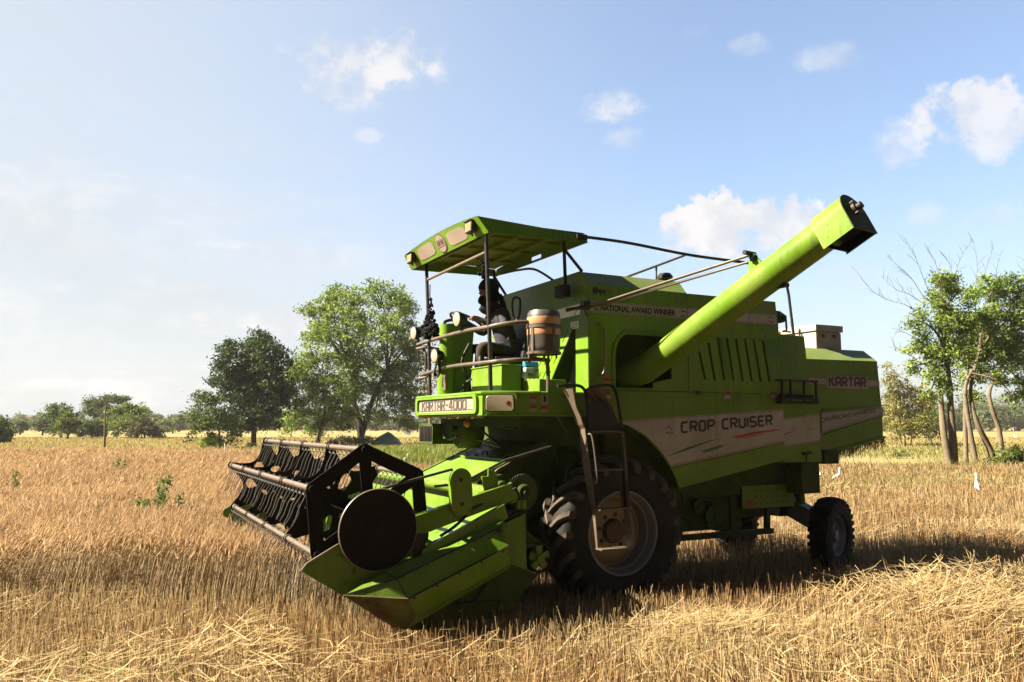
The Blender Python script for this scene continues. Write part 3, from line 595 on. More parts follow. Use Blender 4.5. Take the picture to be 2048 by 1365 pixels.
# ---- platform rails
b = MB(); b.tube(smooth_path([(1.44, -.60, 2.735), (1.405, -.36, 2.756), (1.40, .20, 2.765), (1.40, .75, 2.764), (1.40, 1.15, 2.75), (1.32, 1.33, 2.765), (1.15, 1.425, 2.785), (.98, 1.43, 2.785), (.94, 1.43, 2.76), (.93, 1.43, 2.5)], 5), .021, 10); b.tube([(1.44, -.62, 2.69), (1.37, -.42, 2.71)], .017, 8)
b.tube(smooth_path([(1.0, -.75, 2.70), (1.3, -.70, 2.72), (1.37, -.60, 2.70), (1.38, -.50, 2.60), (1.38, -.47, 2.45)], 5), .016, 8, 1)
b.build('upper_rail', [M['rail'], M['black']], H)
b = MB(); b.tube(smooth_path([(1.40, -.56, 2.385), (1.40, .20, 2.427), (1.40, 1.15, 2.412), (1.30, 1.34, 2.42), (1.15, 1.425, 2.43), (.95, 1.43, 2.435), (.885, 1.43, 2.40), (.878, 1.43, 2.12)], 5), .020, 10); b.tube([(1.43, -.58, 2.345), (1.37, -.42, 2.36)], .017, 8); b.build('lower_rail', M['rail'], H)

# ---- steering column, round lamps, cable coil, boxes
b = MB(); b.prism([(1.30, -.05, 2.11), (1.30, -.05, 2.90), (1.25, -.01, 2.915), (.99, -.01, 2.90), (1.06, -.01, 2.11)], (0, -.16, 0)); b.lathe([(.085, 0), (.085, .42)], (1.285, -.09, 2.50), UZ, 20); b.lathe([(.10, 0), (.10, .40)], (1.29, -.09, 2.11), UZ, 20)
col = b.build('steering_column', M['green'], H, bevel=.01)
b = MB(); b.tube(smooth_path([(1.28, -.13, 2.915), (1.30, -.14, 2.955), (1.2, -.12, 2.985), (1.1, -.05, 2.96)], 4), .018, 8); b.box((1.02, -.16, 2.90), (1.30, -.01, 2.925)); b.build('column_top', M['black'], col, bevel=.008)
b = MB(); wc = Vector((1.06, -.07, 2.965)); wa = Vector((-.45, 0, .9)).normalized(); wu = wa.orthogonal().normalized(); wv = wa.cross(wu)
b.tube([wc + (wu * math.cos(2 * math.pi * i / 28) + wv * math.sin(2 * math.pi * i / 28)) * .20 for i in range(28)], .014, 8, closed=True)
for k in range(3): b.tube([wc - wa * .03, wc + (wu * math.cos(2.1 * k) + wv * math.sin(2.1 * k)) * .2], .010, 6)
b.tube([wc - wa * .03, (1.12, -.08, 2.88)], .02, 8); b.build('steering_wheel', M['black'], H)
for (x, y, z) in ((1.47, .60, 2.892), (1.47, -.655, 2.876), (1.47, .0, 2.562)):
    c_ = Vector((x, y, z)); d_ = Vector((1, .12, -.04)).normalized(); b = MB()
    b.lathe([(0, -.115), (.025, -.115), (.045, -.10), (.070, -.05), (.078, -.01), (.080, .006), (.072, .008)], c_, d_, 24); b.lathe([(.072, .004), (.05, .014), (0, .02)], c_, d_, 24, 1)
    b.tube([c_ - d_ * .06 - UZ * .06, c_ - d_ * .075 - UZ * .15], .012, 6)
    b.build('round_lamp', [M['black'], M['lens']], H, angle=45)
b = MB()
for k in range(4):
    c_ = Vector((1.45 + .012 * k, .06 + .018 * k, 2.455 - .01 * k)); b.tube([c_ + Vector((.015 * math.sin(a * 2), .055 * math.cos(a) + .02 * math.sin(a), .105 * math.sin(a))) for a in [2 * math.pi * i / 22 for i in range(22)]], .009, 6, closed=True)
b.build('cable_coil', M['black'], H)
b = MB(); b.box((1.33, -.10, 2.19), (1.36, .05, 2.36)); b.tube([(1.37, .01, 2.34), (1.375, .0, 2.27), (1.37, -.02, 2.23)], .006, 5, 1); b.build('switch_plate', [M['steel_tan'], M['black']], H, bevel=.006)
b = MB(); b.box((.93, .27, 2.135), (1.15, .98, 2.405)); b.box((.92, .26, 2.405), (1.16, .99, 2.42)); b.box((.60, .60, 2.115), (.90, 1.30, 2.26)); b.build('tool_chest', M['green_worn'], H, bevel=.006)
b = MB(); b.tube(smooth_path([(1.2, .12, 2.12), (1.15, .15, 2.3), (1.2, .13, 2.5), (1.1, .1, 2.7)], 5), .016, 6); b.build('hydraulic_hose', M['black'], H); b = MB(); b.tube(smooth_path([(1.25, .2, 2.12), (1.22, .24, 2.25), (1.12, .28, 2.32)], 5), .012, 6); b.build('hydraulic_hose', M['black'], H)
# seat
b = MB(); b.box((.38, -.26, 2.40), (.86, .26, 2.56)); b.prism([(.42, -.25, 2.56), (.36, -.25, 3.0), (.44, -.25, 3.02), (.52, -.25, 2.56)], (0, .5, 0)); b.box((.45, -.15, 2.11), (.75, .15, 2.40)); b.tube([(.50, .30, 2.56), (.52, .31, 2.74), (.74, .31, 2.75)], .02, 8); b.build('driver_seat', M['seat'], H, bevel=.03)
b = MB(); b.tube(smooth_path([(.72, .42, 2.96), (.70, .44, 2.94), (.68, .47, 3.0), (.67, .47, 3.15), (.68, .44, 3.19), (.72, .41, 3.185), (.73, .40, 3.1), (.72, .42, 2.96)], 4), .012, 6, closed=False); b.build('mirror_loop', M['black'], H)
b = MB(); b.lathe([(.0, 0), (.034, 0), (.034, .13), (.014, .165), (.014, .19), (0, .19)], (1.0, .18, 2.42), UZ, 12); b.build('bottle', M['black'], H)
# lamp box hung on the tank's front
b = MB(); b.box((.47, 1.03, 3.11), (.56, 1.19, 3.235))
for k in range(5): b.box((.555, 1.025, 3.118 + k * .024), (.575, 1.195, 3.128 + k * .024))
b.build('horn', M['black'], H, bevel=.006)

# ---- swing ladder on the left
b = MB()
LS = [(1127, 778.6, 1147, 778), (1135, 800, 1149, 806), (1140, 815, 1152, 818), (1147, 833, 1161, 829), (1153, 850, 1166, 842), (1158, 858, 1170, 860), (1161, 890, 1174, 890), (1164, 915, 1177, 920), (1167, 942, 1181, 962), (1174, 980, 1185, 1005), (1184, 1024, 1189, 1048), (1192, 1096, 1195, 1097)]
def hit_y(px, py, y):
    d = at(px, py, 8.0) - Vector((0, 0, CAM_H)); Ri = Matrix.Rotation(-MYAW, 3, 'Z'); c0 = Ri @ (Vector((0, 0, CAM_H)) - MO); dd = Ri @ d
    return c0 + dd * ((y - c0.y) / dd.y)
def hit_x(px, py, x):
    d = at(px, py, 8.0) - Vector((0, 0, CAM_H)); Ri = Matrix.Rotation(-MYAW, 3, 'Z'); c0 = Ri @ (Vector((0, 0, CAM_H)) - MO); dd = Ri @ d
    return c0 + dd * ((x - c0.x) / dd.x)
LSH = lambda p: p + Vector((.065, .12, -.008))
Lp = [hit_y(a, c, 1.58) for a, c, _, _ in LS]; Rp = [l + Vector((-.004, w_ * .78, .0)) for l, w_ in zip(Lp, (.20, .15, .13, .145, .135, .125, .13, .13, .135, .11, .055, .03))]
bk = Vector((-.012, 0, 0)); n_ = len(Lp)
b.add(Lp + Rp + [p + bk for p in Lp] + [p + bk for p in Rp], [(i, n_ + i, n_ + i + 1, i + 1) for i in range(n_ - 1)] + [(2 * n_ + i + 1, 3 * n_ + i + 1, 3 * n_ + i, 2 * n_ + i) for i in range(n_ - 1)]
      + [(i, i + 1, 2 * n_ + i + 1, 2 * n_ + i) for i in range(n_ - 1)] + [(n_ + i, 3 * n_ + i, 3 * n_ + i + 1, n_ + i + 1) for i in range(n_ - 1)])
lad = b.build('ladder', M['steel_tan'], H, smooth=False)
for P_ in ([(.47, 1.45, 2.18), (.40, 1.56, 2.18), (.27, 1.60, 1.98), (.30, 1.47, 1.98)], [(.52, 1.45, 2.17), (.49, 1.50, 2.17), (.37, 1.52, 2.0), (.40, 1.47, 2.0)], [(.14, 1.50, 1.36), (.12, 1.58, 1.36), (.12, 1.58, 1.05), (.14, 1.52, 1.05)], [(.115, 1.52, 1.05), (.095, 1.57, 1.05), (.06, 1.60, .86), (.06, 1.60, .68), (.085, 1.52, .68)]):
    b = MB(); b.prism(P_, (-.013, 0, 0)); b.xf(LSH).build('stringer', M['steel_tan'], lad, smooth=False)
b = MB(); b.prism([(.53, 1.54, 2.04), (.27, 1.54, 2.04), (.145, 1.54, 1.77), (.50, 1.54, 1.77)], (0, .012, 0)); b.box((.52, 1.48, 1.74), (.15, 1.58, 1.765)); b.xf(LSH).build('gusset', M['black'], lad)
b = MB(); b.prism([(.24, 1.56, 1.40), (.15, 1.56, 1.40), (.10, 1.56, 1.05), (.14, 1.56, 1.05)], (0, .01, 0)); b.xf(LSH).build('gusset', M['black'], lad)
b = MB(); b.prism([(.165, 1.56, 1.77), (.13, 1.57, 1.77), (.095, 1.57, 1.05), (.125, 1.56, 1.05)], (0, .03, 0)); b.xf(LSH).build('stringer', M['black'], lad)
for x0, x1, z0, z1 in ((.45, .15, 1.407, 1.41), (.43, .10, 1.045, 1.05), (.415, .06, .681, .677)):
    b = MB(); b.hexa([(x0, 1.49, z0 - .012), (x1, 1.49, z1 - .012), (x1, 1.60, z1 - .012), (x0, 1.60, z0 - .012), (x0, 1.49, z0), (x1, 1.49, z1), (x1, 1.60, z1), (x0, 1.60, z0)]); b.xf(LSH).build('rung', M['steel_tan'], lad)
for P_, r_, m_ in ((smooth_path([(.80, 1.46, 2.19), (.60, 1.47, 2.20), (.53, 1.50, 2.16), (.52, 1.53, 2.05), (.52, 1.55, 1.78)], 5), .015, 'black'), (smooth_path([(.44, 1.46, 2.185), (.25, 1.48, 2.21), (.19, 1.52, 2.16), (.16, 1.55, 1.95), (.15, 1.56, 1.80)], 5), .015, 'black'),
                   (smooth_path([(.53, 1.56, 1.74), (.505, 1.60, 1.70), (.46, 1.60, 1.34), (.47, 1.56, 1.28)], 5), .010, 'rail'), (smooth_path([(.50, 1.58, 1.765), (.20, 1.58, 1.765), (.16, 1.60, 1.70), (.13, 1.60, 1.3)], 5), .010, 'rail'), ([(.80, 1.47, 1.90), (.56, 1.50, 1.56)], .011, 'black')):
    b = MB(); b.tube(P_, r_, 8); b.xf(LSH).build('hand_rail', M[m_], lad)
# ---- wheels
def drive_wheel(yc, side):
    b = MB(); W_ = .235; c0 = (0, yc, .755); axl = (0, side, 0)
    prof = [(.405, .20), (.43, .225), (.52, .245), (.60, .243), (.665, .225), (.695, .19), (.712, .10), (.716, 0), (.712, -.10), (.695, -.19), (.665, -.225), (.60, -.243), (.52, -.245), (.43, -.225), (.405, -.20), (.39, 0)]
    b.lathe(prof, c0, axl, 64, closed=True); nl = 21
    def radius(w):
        w = abs(w); return .716 - .010 * (w / .1) ** 2 * .4 if w < .19 else .698 - (w - .19) * 1.0
    for hand in (1, -1):
        for k in range(nl):
            ph0 = 2 * math.pi * (k + (.5 if hand < 0 else 0)) / nl; rows = []
            for s in np.linspace(0, 1, 8):
                w = hand * (-.015 + .262 * s); ph = ph0 + .34 * s ** .9; tw = (.026 + .012 * s) / .74
                rb = radius(min(abs(w), .24)) - .012; rt = rb + .012 + .048 * (1 - .25 * s ** 4); rb2 = rb - (.03 if s > .9 else 0)
                row = []
                for (r, a) in ((rb2, ph - tw), (rt, ph - tw * .72), (rt, ph + tw * .72), (rb2, ph + tw)):
                    # front of the wheel is +x; angle a measured so that growing a climbs the front of the tyre
                    row.append((r * math.cos(a), yc + side * w, .755 + r * math.sin(a)))
                rows.append(row)
            v = [p for r in rows for p in r]; f = []
            for i in range(len(rows) - 1):
                for j in range(3): f.append((i * 4 + j, i * 4 + j + 1, i * 4 + j + 5, i * 4 + j + 4))
            f += [(0, 1, 2, 3), tuple(range(len(v) - 4, len(v)))[::-1]]
            b.add(v, f, 1)
    w_ = frame('drive_wheel'); w_.parent = H; w_.location = (0, 0, 0); w_.rotation_euler = (0, 0, 0)
    b.build('tyre', [M['rubber'], M['rubber_lug']], w_, angle=40)
    b = MB(); b.lathe([(.412, .215), (.42, .205), (.405, .20), (.385, .19), (.375, .15), (.36, .12), (.355, -.02), (.35, -.04), (.345, -.2)], c0, axl, 64)
    b.lathe([(.412, .215), (.40, .218), (.388, .205), (.385, .19)], c0, axl, 64)
    b.build('rim', M['rim_silver'], w_, angle=40)
    b = MB(); b.lathe([(.350, -.02), (.33, -.03), (.30, .00), (.24, .02), (.12, .02)], c0, axl, 48)
    b.lathe([(.358, .10), (.365, .105), (.362, .125), (.352, .12)], c0, axl, 64)
    dsk = b.build('wheel_disc', M['rim_cream'], w_, angle=40)
    b = MB(); b.lathe([(.125, .018), (.12, .05), (.105, .075), (.09, .08), (0, .082)], c0, axl, 28); b.build('hub', M['hub'], w_)
    for k in range(8):
        b = MB(); a = 2 * math.pi * k / 8 + .2; b.lathe([(.0, .026), (.022, .026), (.022, .02)], (.165 * math.cos(a), yc, .755 + .165 * math.sin(a)), axl, 12)
        b.build('bolt_hole', M['ink'], w_)
    
    return w_
drive_wheel(1.175, 1); drive_wheel(-1.175, -1)
def steer_wheel(yc, side):
    b = MB(); r = .455; c0 = (-3.52, yc, .455); axl = Vector((-.334 * side, .943 * side, -.02)).normalized()
    prof = [(.235, .085), (.26, .11), (.33, .122), (.39, .118), (.43, .10), (.448, .085), (.452, 0), (.448, -.085), (.43, -.10), (.39, -.118), (.33, -.122), (.26, -.11), (.235, -.085), (.22, 0)]
    b.lathe(prof, c0, axl, 56, closed=True)
    w_ = frame('steer_wheel'); w_.parent = H; w_.location = (0, 0, 0); w_.rotation_euler = (0, 0, 0)
    u = UZ.cross(Vector(axl)).normalized(); axv = Vector(axl).normalized(); wv = axv.cross(u)
    for hand in (1, -1):
        for k in range(30):
            a = 2 * math.pi * (k + (.5 if hand < 0 else 0)) / 30; vs = []
            for s in (0., .5, 1.):
                w = hand * (.008 + .112 * s); rr = .470 - .022 * s * s
                for (r_, da) in ((.43 - .03 * s, -.07), (rr, -.05), (rr, .05), (.43 - .03 * s, .07)):
                    aa = a + da + .09 * s; vs.append(Vector(c0) + (u * math.cos(aa) + wv * math.sin(aa)) * r_ + axv * w)
            f = [(i * 4 + j, i * 4 + j + 1, i * 4 + j + 5, i * 4 + j + 4) for i in range(2) for j in range(3)] + [(8, 9, 10, 11)]
            b.add(vs, f)
    b.build('tyre', M['rubber'], w_)
    b = MB(); b.lathe([(.245, .10), (.25, .09), (.228, .085), (.215, .05), (.20, .02), (.15, .0), (.11, .02), (.07, .03), (.06, .07), (0, .075)], c0, axl, 40); b.build('rim', M['rim_silver'], w_, angle=40)
    for k in range(6):
        b = MB(); a = k * 1.047; p = Vector(c0) + (u * math.cos(a) + wv * math.sin(a)) * .095 + axv * .022; b.tube([p, p + axv * .02], .011, 6)
        b.build('wheel_nut', M['hub'], w_)
steer_wheel(.835, 1); steer_wheel(-.835, -1)

# ---- chassis, axles and drives under the body
b = MB()
b.box((-2.2, -1.05, 1.02), (.35, 1.0, 2.0)); b.box((-.25, -.95, .60), (.25, .93, .95)); b.box((.0, .80, .50), (.34, 1.0, 1.25)); b.box((.0, -1.0, .50), (.34, -.8, 1.25))
b.box((-2.75, -.8, .95), (-2.2, .98, 1.38)); b.box((-3.3, -.75, .98), (-2.75, .70, 1.40))
b.box((-2.84, 1.05, 1.03), (-2.55, 1.30, 1.39)); b.box((-2.70, 1.12, .90), (-2.62, 1.2, 1.04))
b.box((-1.95, -.9, .64), (-.62, .90, 1.10)); b.box((-.95, -.9, .56), (-.70, .86, .70)); b.box((-2.42, -.6, .72), (-1.95, .70, 1.1))
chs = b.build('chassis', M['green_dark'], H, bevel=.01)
b = MB(); b.hexa([(-3.44, .10, .66), (-3.44, .98 - .2, .42), (-3.62, .98 - .2, .42), (-3.62, .10, .66), (-3.44, .10, .90), (-3.44, .78, .66), (-3.62, .78, .66), (-3.62, .10, .90)])
b.hexa([(-3.44, -.10, .66), (-3.44, -.78, .42), (-3.62, -.78, .42), (-3.62, -.10, .66), (-3.44, -.10, .90), (-3.44, -.78, .66), (-3.62, -.78, .66), (-3.62, -.10, .90)])
b.box((-3.68, -.15, .62), (-3.36, .15, 1.02)); b.tube([(-3.53, .55, .72), (-3.53, .66, .74), (-3.53, .70, .60)], .07, 10); b.build('rear_axle', M['black'], H, bevel=.01)
b = MB(); hol = [circ(.20 + .085 * i, .05 + .075 * j, .011, 8) for i in range(7) for j in range(3)]
b.plate([(0, 0), (.80, 0), (.80, .245), (0, .245)], hol, (-1.90, 1.02, .865), LU, UZ, .008); b.box((-1.90, .80, .866), (-2.70, 1.01, 1.108), 1); b.box((-1.885, .98, 1.10), (-2.715, 1.03, 1.125))
b.box((-1.97, 1.026, .90), (-2.06, 1.029, .96), 2); b.build('perforated_box', [M['green_worn'], M['black'], M['ink_red']], H)
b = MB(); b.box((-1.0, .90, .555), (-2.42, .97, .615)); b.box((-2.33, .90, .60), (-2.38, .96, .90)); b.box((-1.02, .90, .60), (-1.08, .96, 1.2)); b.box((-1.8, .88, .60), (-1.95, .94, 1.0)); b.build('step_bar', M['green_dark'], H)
for (x, z, r) in ((-1.52, .80, .155), (-1.28, .93, .08), (-.95, 1.0, .12)):
    b = MB(); b.lathe([(r, -.02), (r, .02), (r * .85, .025), (r * .8, .01), (r * .3, .01), (r * .28, .04), (0, .04)], (x, 1.0, z), UY, 28); b.lathe([(r * .8, -.01), (r, -.02)], (x, 1.0, z), UY, 28); b.build('belt_pulley', M['green_dark'], H)
for P in ([(-1.52, 1.0, .955), (-.95, 1.0, 1.12)], [(-1.42, 1.0, .69), (-.9, 1.0, .89)]):
    b = MB(); b.tube(P, .010, 5); b.build('drive_belt', M['belt'], H)

# ---- feeder house
b = MB()
b.hexa([(1.58, -.62, .55), (1.58, .76, .55), (.30, .76, .98), (.30, -.62, .98), (1.52, -.62, 1.21), (1.52, .76, 1.21), (.42, .76, 1.675), (.42, -.62, 1.675)])
b.add([(1.50, .74, 1.222), (1.50, -.60, 1.222), (.98, -.60, 1.448), (.98, .74, 1.448)], [(0, 1, 2, 3)])
b.tube([(1.54, .775, 1.21), (.42, .775, 1.69)], .013, 6); b.tube([(1.54, -.635, 1.21), (.42, -.635, 1.69)], .013, 6); b.box((.955, -.62, 1.445), (.965, .76, 1.475))
b.hexa([(1.56, .761, .56), (1.56, .770, .56), (.31, .770, .98), (.31, .761, .98), (1.50, .761, 1.19), (1.50, .770, 1.19), (.44, .770, 1.64), (.44, .761, 1.64)], 1)
fh = b.build('feeder_house', [M['green_worn'], M['green_dark']], H, bevel=.006)
b = MB(); b.tube([(.90, .02, 1.488), (.90, .02, 1.53), (.90, .14, 1.53), (.90, .14, 1.488)], .009, 6); b.build('lid_handle', M['black'], fh)
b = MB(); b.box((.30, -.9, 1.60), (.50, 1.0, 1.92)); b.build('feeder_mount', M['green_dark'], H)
b = MB()
for i in range(900):
    x = random.uniform(.44, .95) if i < 450 else random.gauss(1.56, .05); y = random.uniform(-.58, .74) if i < 450 else random.uniform(-1.9, 1.9)
    z = 1.675 - (x - .42) * .4227 + .006 if x < 1.5 else 1.255
    a = random.uniform(0, 6.28); l = random.uniform(.02, .07); b.tube([(x, y, z), (x + l * math.cos(a), y + l * math.sin(a), z - .4227 * l * math.cos(a) + random.uniform(0, .015))], [.003, .0015], 3)
b.build('chaff_litter', M['chaff'], H)['kind'] = 'stuff'
b = MB(); b.tube(smooth_path([(.52, .86, 1.70), (.80, .88, 1.55), (1.05, .90, 1.42), (1.18, .92, 1.36), (1.30, .95, 1.22)], 4), .017, 6); b.build('belt_guard', M['rail'], H)

# ---- cutting header
b = MB()
zb = [(1.52, .58), (1.62, .42), (2.20, .36), (2.42, .40)]
b.strip([(x, -2.12, z) for x, z in [(1.50, 1.20)] + zb], [(x, 2.06, z) for x, z in [(1.50, 1.20)] + zb])
b.strip([(x - .012, -2.12, z - .012) for x, z in [(1.50, 1.20)] + zb], [(x - .012, 2.06, z - .012) for x, z in [(1.50, 1.20)] + zb])
b.tube([(1.585, -2.12, 1.225), (1.585, 2.05, 1.225)], .055, 14, 1)
b.prism([(1.45, -2.1, 1.19), (1.53, -2.1, 1.19), (1.53, -2.1, 1.12), (1.45, -2.1, 1.12)], (0, 4.15, 0), 1)
hdr = b.build('header_trough', [M['green_worn'], M['green']], H)
b = MB(); b.tube([(1.93, -2.08, .62), (1.93, 2.04, .62)], .17, 24)
for s_, y0, y1 in ((1, -2.05, -.4), (-1, 2.02, .4)):
    A = []; Bp = []
    for i in range(60):
        t = i / 59; a = s_ * t * 3.2 * 2 * math.pi; y = y0 + (y1 - y0) * t
        A.append((1.93 + .16 * math.cos(a), y, .62 + .16 * math.sin(a))); Bp.append((1.93 + .29 * math.cos(a), y, .62 + .29 * math.sin(a)))
    b.strip(A, Bp)
b.build('header_auger', M['green_worn'], H)
b = MB(); b.box((2.40, -2.12, .385), (2.46, 2.06, .41)); b.box((2.455, -2.12, .401), (2.49, 2.06, .407))
for i in range(56):
    y = -2.09 + i * .0750; b.prism([(2.46, y - .018, .40), (2.57, y - .005, .393), (2.59, y, .393), (2.57, y + .005, .393), (2.46, y + .018, .40)], (0, 0, .012))
b.build('cutter_bar', M['reel'], H)
# end sheets with dividers
endp = [(3.315, .765), (3.275, .815), (3.03, .945), (2.84, .98), (2.62, .78), (2.20, .84), (1.72, 1.0), (1.48, 1.08), (1.46, .52), (2.0, .24), (2.50, .27), (2.99, .555)]
for y, s_ in ((2.075, 1), (-2.13, -1)):
    b = MB(); b.plate(endp, [], (0, y, 0), UX, UZ, .014)
    b.tube([(x, y + .004 * s_, z) for x, z in endp[:5]], .011, 6, 1); b.tube(smooth_path([(3.06, y + .008 * s_, .86), (2.8, y + .01 * s_, .76), (2.62, y + .01 * s_, .70)], 4), .008, 6)
    b.build('end_sheet', [M['green_scuffed'], M['steel_tan']], H)
def shield(s_):
    q = lambda x, y, z: (x, y if s_ > 0 else -y - .05, z)
    T_ = (3.042, 2.22, .595); J = [(2.706, 2.135, .722), (2.648, 2.24, .684), (2.585, 2.315, .545), (2.496, 2.25, .398), (2.541, 2.16, .285)]
    Rr = [(1.722, 2.135, 1.058), (1.764, 2.24, 1.020), (1.752, 2.315, .872), (1.70, 2.25, .722), (1.66, 2.16, .67)]
    if s_ < 0: T_ = (3.30, 2.16, .75)
    b = MB()
    b.add([q(*p) for p in J + Rr], [(i, i + 1, 6 + i, 5 + i) for i in range(4)] + [(5, 6, 7, 8, 9)])
    # rounded rear corner
    b.add([q(*p) for p in (Rr[0], Rr[1], (1.70, 2.235, .98), (1.69, 2.13, 1.0))], [(0, 1, 2, 3)])
    for i in (1, 2): b.tube([q(*[a + d for a, d in zip(J[i], (0, .003, .0))]), q(*[a + d for a, d in zip(Rr[i], (0, .003, 0))])], .007, 5, 1)
    bolts(b, [Vector(q(*[u + (v - u) * t + (.004 if k == 1 else 0) for k, (u, v) in enumerate(zip(J[i], Rr[i]))])) + Vector((0, 0, -.02)) for i in (1, 2) for t in (.06, .28, .5, .72, .94)], (0, s_, .1), .010, .006, 1)
    sh = b.build('side_shield', [M['green_scuffed'], M['ink']], H, angle=25)
    b = MB(); e = lambda p: q(p[0], p[1] + .003, p[2])
    b.add([e(p) for p in [T_] + J[:3]], [(0, 1, 2), (0, 2, 3)]); b.tube([e(T_), e(J[1])], .007, 5, 1); b.tube([e(p) for p in J[:3]], .004, 5, 1)
    b.build('divider_nose', [M['green_scuffed'], M['ink']], sh, angle=20)
    b = MB(); b.add([e(p) for p in [T_] + J[2:] + [(2.62, 2.10, .30)]], [(0, 1, 2), (0, 2, 3), (0, 3, 4)]); b.tube([e(T_), e(J[2])], .009, 5); b.tube([e(T_), e(J[3])], .006, 5); b.build('worn_boot', M['rust'], sh, angle=20)
M['rust'] = mat('rusted_scuffed_steel', (.060, .034, .018), .7, .35, var=.35, vscale=7, bump=.15, bscale=30, dust=(.13, .22, .03), dustamt=.5, dscale=4)
shield(1); shield(-1)
b = MB(); b.plate([(2.485, .265), (2.156, .235), (1.674, .30), (1.373, .583), (1.63, .69), (2.136, .54)], [[(2.06, .35), (2.02, .46), (2.05, .47), (2.09, .36)]], (0, 2.10, 0), UX, UZ, .012); b.box((1.72, 2.06, .38), (2.3, 2.13, .42)); b.tube([(2.25, 2.12, .52), (2.15, 2.13, .42), (1.95, 2.13, .43), (1.85, 2.12, .56)], .012, 6, 1)
b.build('skid_plate', [M['green_dark'], M['black']], H)
# sheets and steps behind the near end of the reel
b = MB(); b.add([(1.56, 1.45, 1.20), (1.56, 2.06, 1.20), (2.28, 2.06, .90), (2.22, 1.45, .92)], [(0, 1, 2, 3)]); b.box((1.50, 1.20, 1.20), (1.72, 2.02, 1.235)); b.prism([(1.95, 1.0, 1.10), (2.2, 1.0, 1.02), (2.2, 1.0, .94), (1.95, 1.0, 1.02)], (0, .55, 0)); b.prism([(1.70, 2.09, 1.18), (2.05, 2.09, 1.02), (2.40, 2.09, .86), (2.40, 2.09, .80), (1.66, 2.09, 1.06)], (0, .05, 0)); b.build('cover_sheet', M['green'], H, bevel=.006)
b = MB(); b.add([(2.42, 2.09, .845), (2.28, 2.09, .925), (2.23, 2.13, .905), (2.37, 2.13, .82)], [(0, 1, 2, 3)]); b.build('pale_sticker', M['decal'], H)
# arm, oval chain case, sprockets, belts
b = MB(); b.hexa([(2.47, 2.03, .945), (2.47, 2.09, .945), (1.60, 2.09, 1.20), (1.60, 2.03, 1.20), (2.47, 2.03, 1.112), (2.47, 2.09, 1.112), (1.60, 2.09, 1.345), (1.60, 2.03, 1.345)]); b.prism([(1.83, 2.02, 1.25), (1.70, 2.02, 1.29), (1.72, 2.02, 1.43), (1.80, 2.02, 1.46), (1.80, 2.02, 1.40), (1.86, 2.02, 1.40)], (0, .02, 0)); b.hexa([(2.47, 2.03, .95), (2.47, 2.09, .95), (2.38, 2.09, .95), (2.38, 2.03, .95), (2.47, 2.03, .80), (2.47, 2.09, .80), (2.40, 2.09, .80), (2.40, 2.03, .80)])
b.build('reel_arm', M['green_worn'], H, bevel=.006)
b = MB(); oval = [(2.09 + .092 * math.cos(R_(a)), 1.385 + .092 * math.sin(R_(a))) for a in range(0, 181, 12)] + [(2.078 + .092 * math.cos(R_(a)), 1.195 + .092 * math.sin(R_(a))) for a in range(180, 361, 12)]
b.plate(oval, [], (0, 2.125, 0), UX, UZ, .05); b.lathe([(.014, 0), (.014, .012), (0, .012)], (2.09, 2.15, 1.385), UY, 10, 1); b.lathe([(.014, 0), (.014, .012), (0, .012)], (2.08, 2.15, 1.195), UY, 10, 1); b.build('chain_case', [M['green_worn'], M['black']], H, bevel=.008)
def sprocket(name, x, y, z, r, teeth, mt, hubr=.5):
    b = MB()
    if teeth:
        P = [(r * (1.06 if k % 2 else .98) * math.cos(math.pi * k / teeth), r * (1.06 if k % 2 else .98) * math.sin(math.pi * k / teeth)) for k in range(2 * teeth)]
        b.plate(P, [], (x, y, z), UX, UZ, .012)
    b.lathe([(0, .05), (r * .2, .05), (r * .25, .06), (r * hubr * .8, .06), (r * hubr, .045), (r * hubr, .012), (r * .92, .012), (r * .95, -.02), (0, -.02)], (x, y, z), UY, 32, 1)
    b.lathe([(r * .18, .065), (r * .16, .085), (0, .085)], (x, y, z), UY, 12, 0)
    return b.build(name, [M['black'], mt], H)
sprocket('sprocket', 1.455, 1.99, 1.25, .150, 36, M['green_dark']); sprocket('sprocket', 1.64, 1.93, 1.30, .11, 0, M['green_dark'])
b = MB(); b.lathe([(.125, -.025), (.125, -.01), (.112, 0), (.125, .01), (.125, .025), (.108, .027), (.104, .0)], (1.262, 1.93, .688), UY, 36); b.lathe([(.035, -.03), (.035, .035), (0, .035)], (1.262, 1.93, .688), UY, 16, 1)
for k in range(5):
    a = k * 2 * math.pi / 5 + .3; c_, s__ = math.cos(a), math.sin(a); p = Vector((1.262, 1.93, .688)); u = Vector((c_, 0, s__)); v = Vector((-s__, 0, c_))
    b.hexa([p + u * .03 - v * .022 + UY * -.006, p + u * .107 - v * .034 + UY * -.006, p + u * .107 + v * .034 + UY * -.006, p + u * .03 + v * .022 + UY * -.006, p + u * .03 - v * .022 + UY * .006, p + u * .107 - v * .034 + UY * .006, p + u * .107 + v * .034 + UY * .006, p + u * .03 + v * .022 + UY * .006], 1)
b.build('spoked_pulley', [M['reel'], M['green_worn']], H)
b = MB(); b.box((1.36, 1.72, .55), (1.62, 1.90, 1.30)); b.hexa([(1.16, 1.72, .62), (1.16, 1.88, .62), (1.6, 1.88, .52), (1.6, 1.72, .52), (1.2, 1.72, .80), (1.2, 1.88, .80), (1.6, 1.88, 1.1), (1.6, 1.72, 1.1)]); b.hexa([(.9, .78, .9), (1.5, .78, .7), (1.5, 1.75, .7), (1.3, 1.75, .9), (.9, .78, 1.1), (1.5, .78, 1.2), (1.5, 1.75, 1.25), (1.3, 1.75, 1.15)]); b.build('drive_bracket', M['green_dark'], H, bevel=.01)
b = MB()
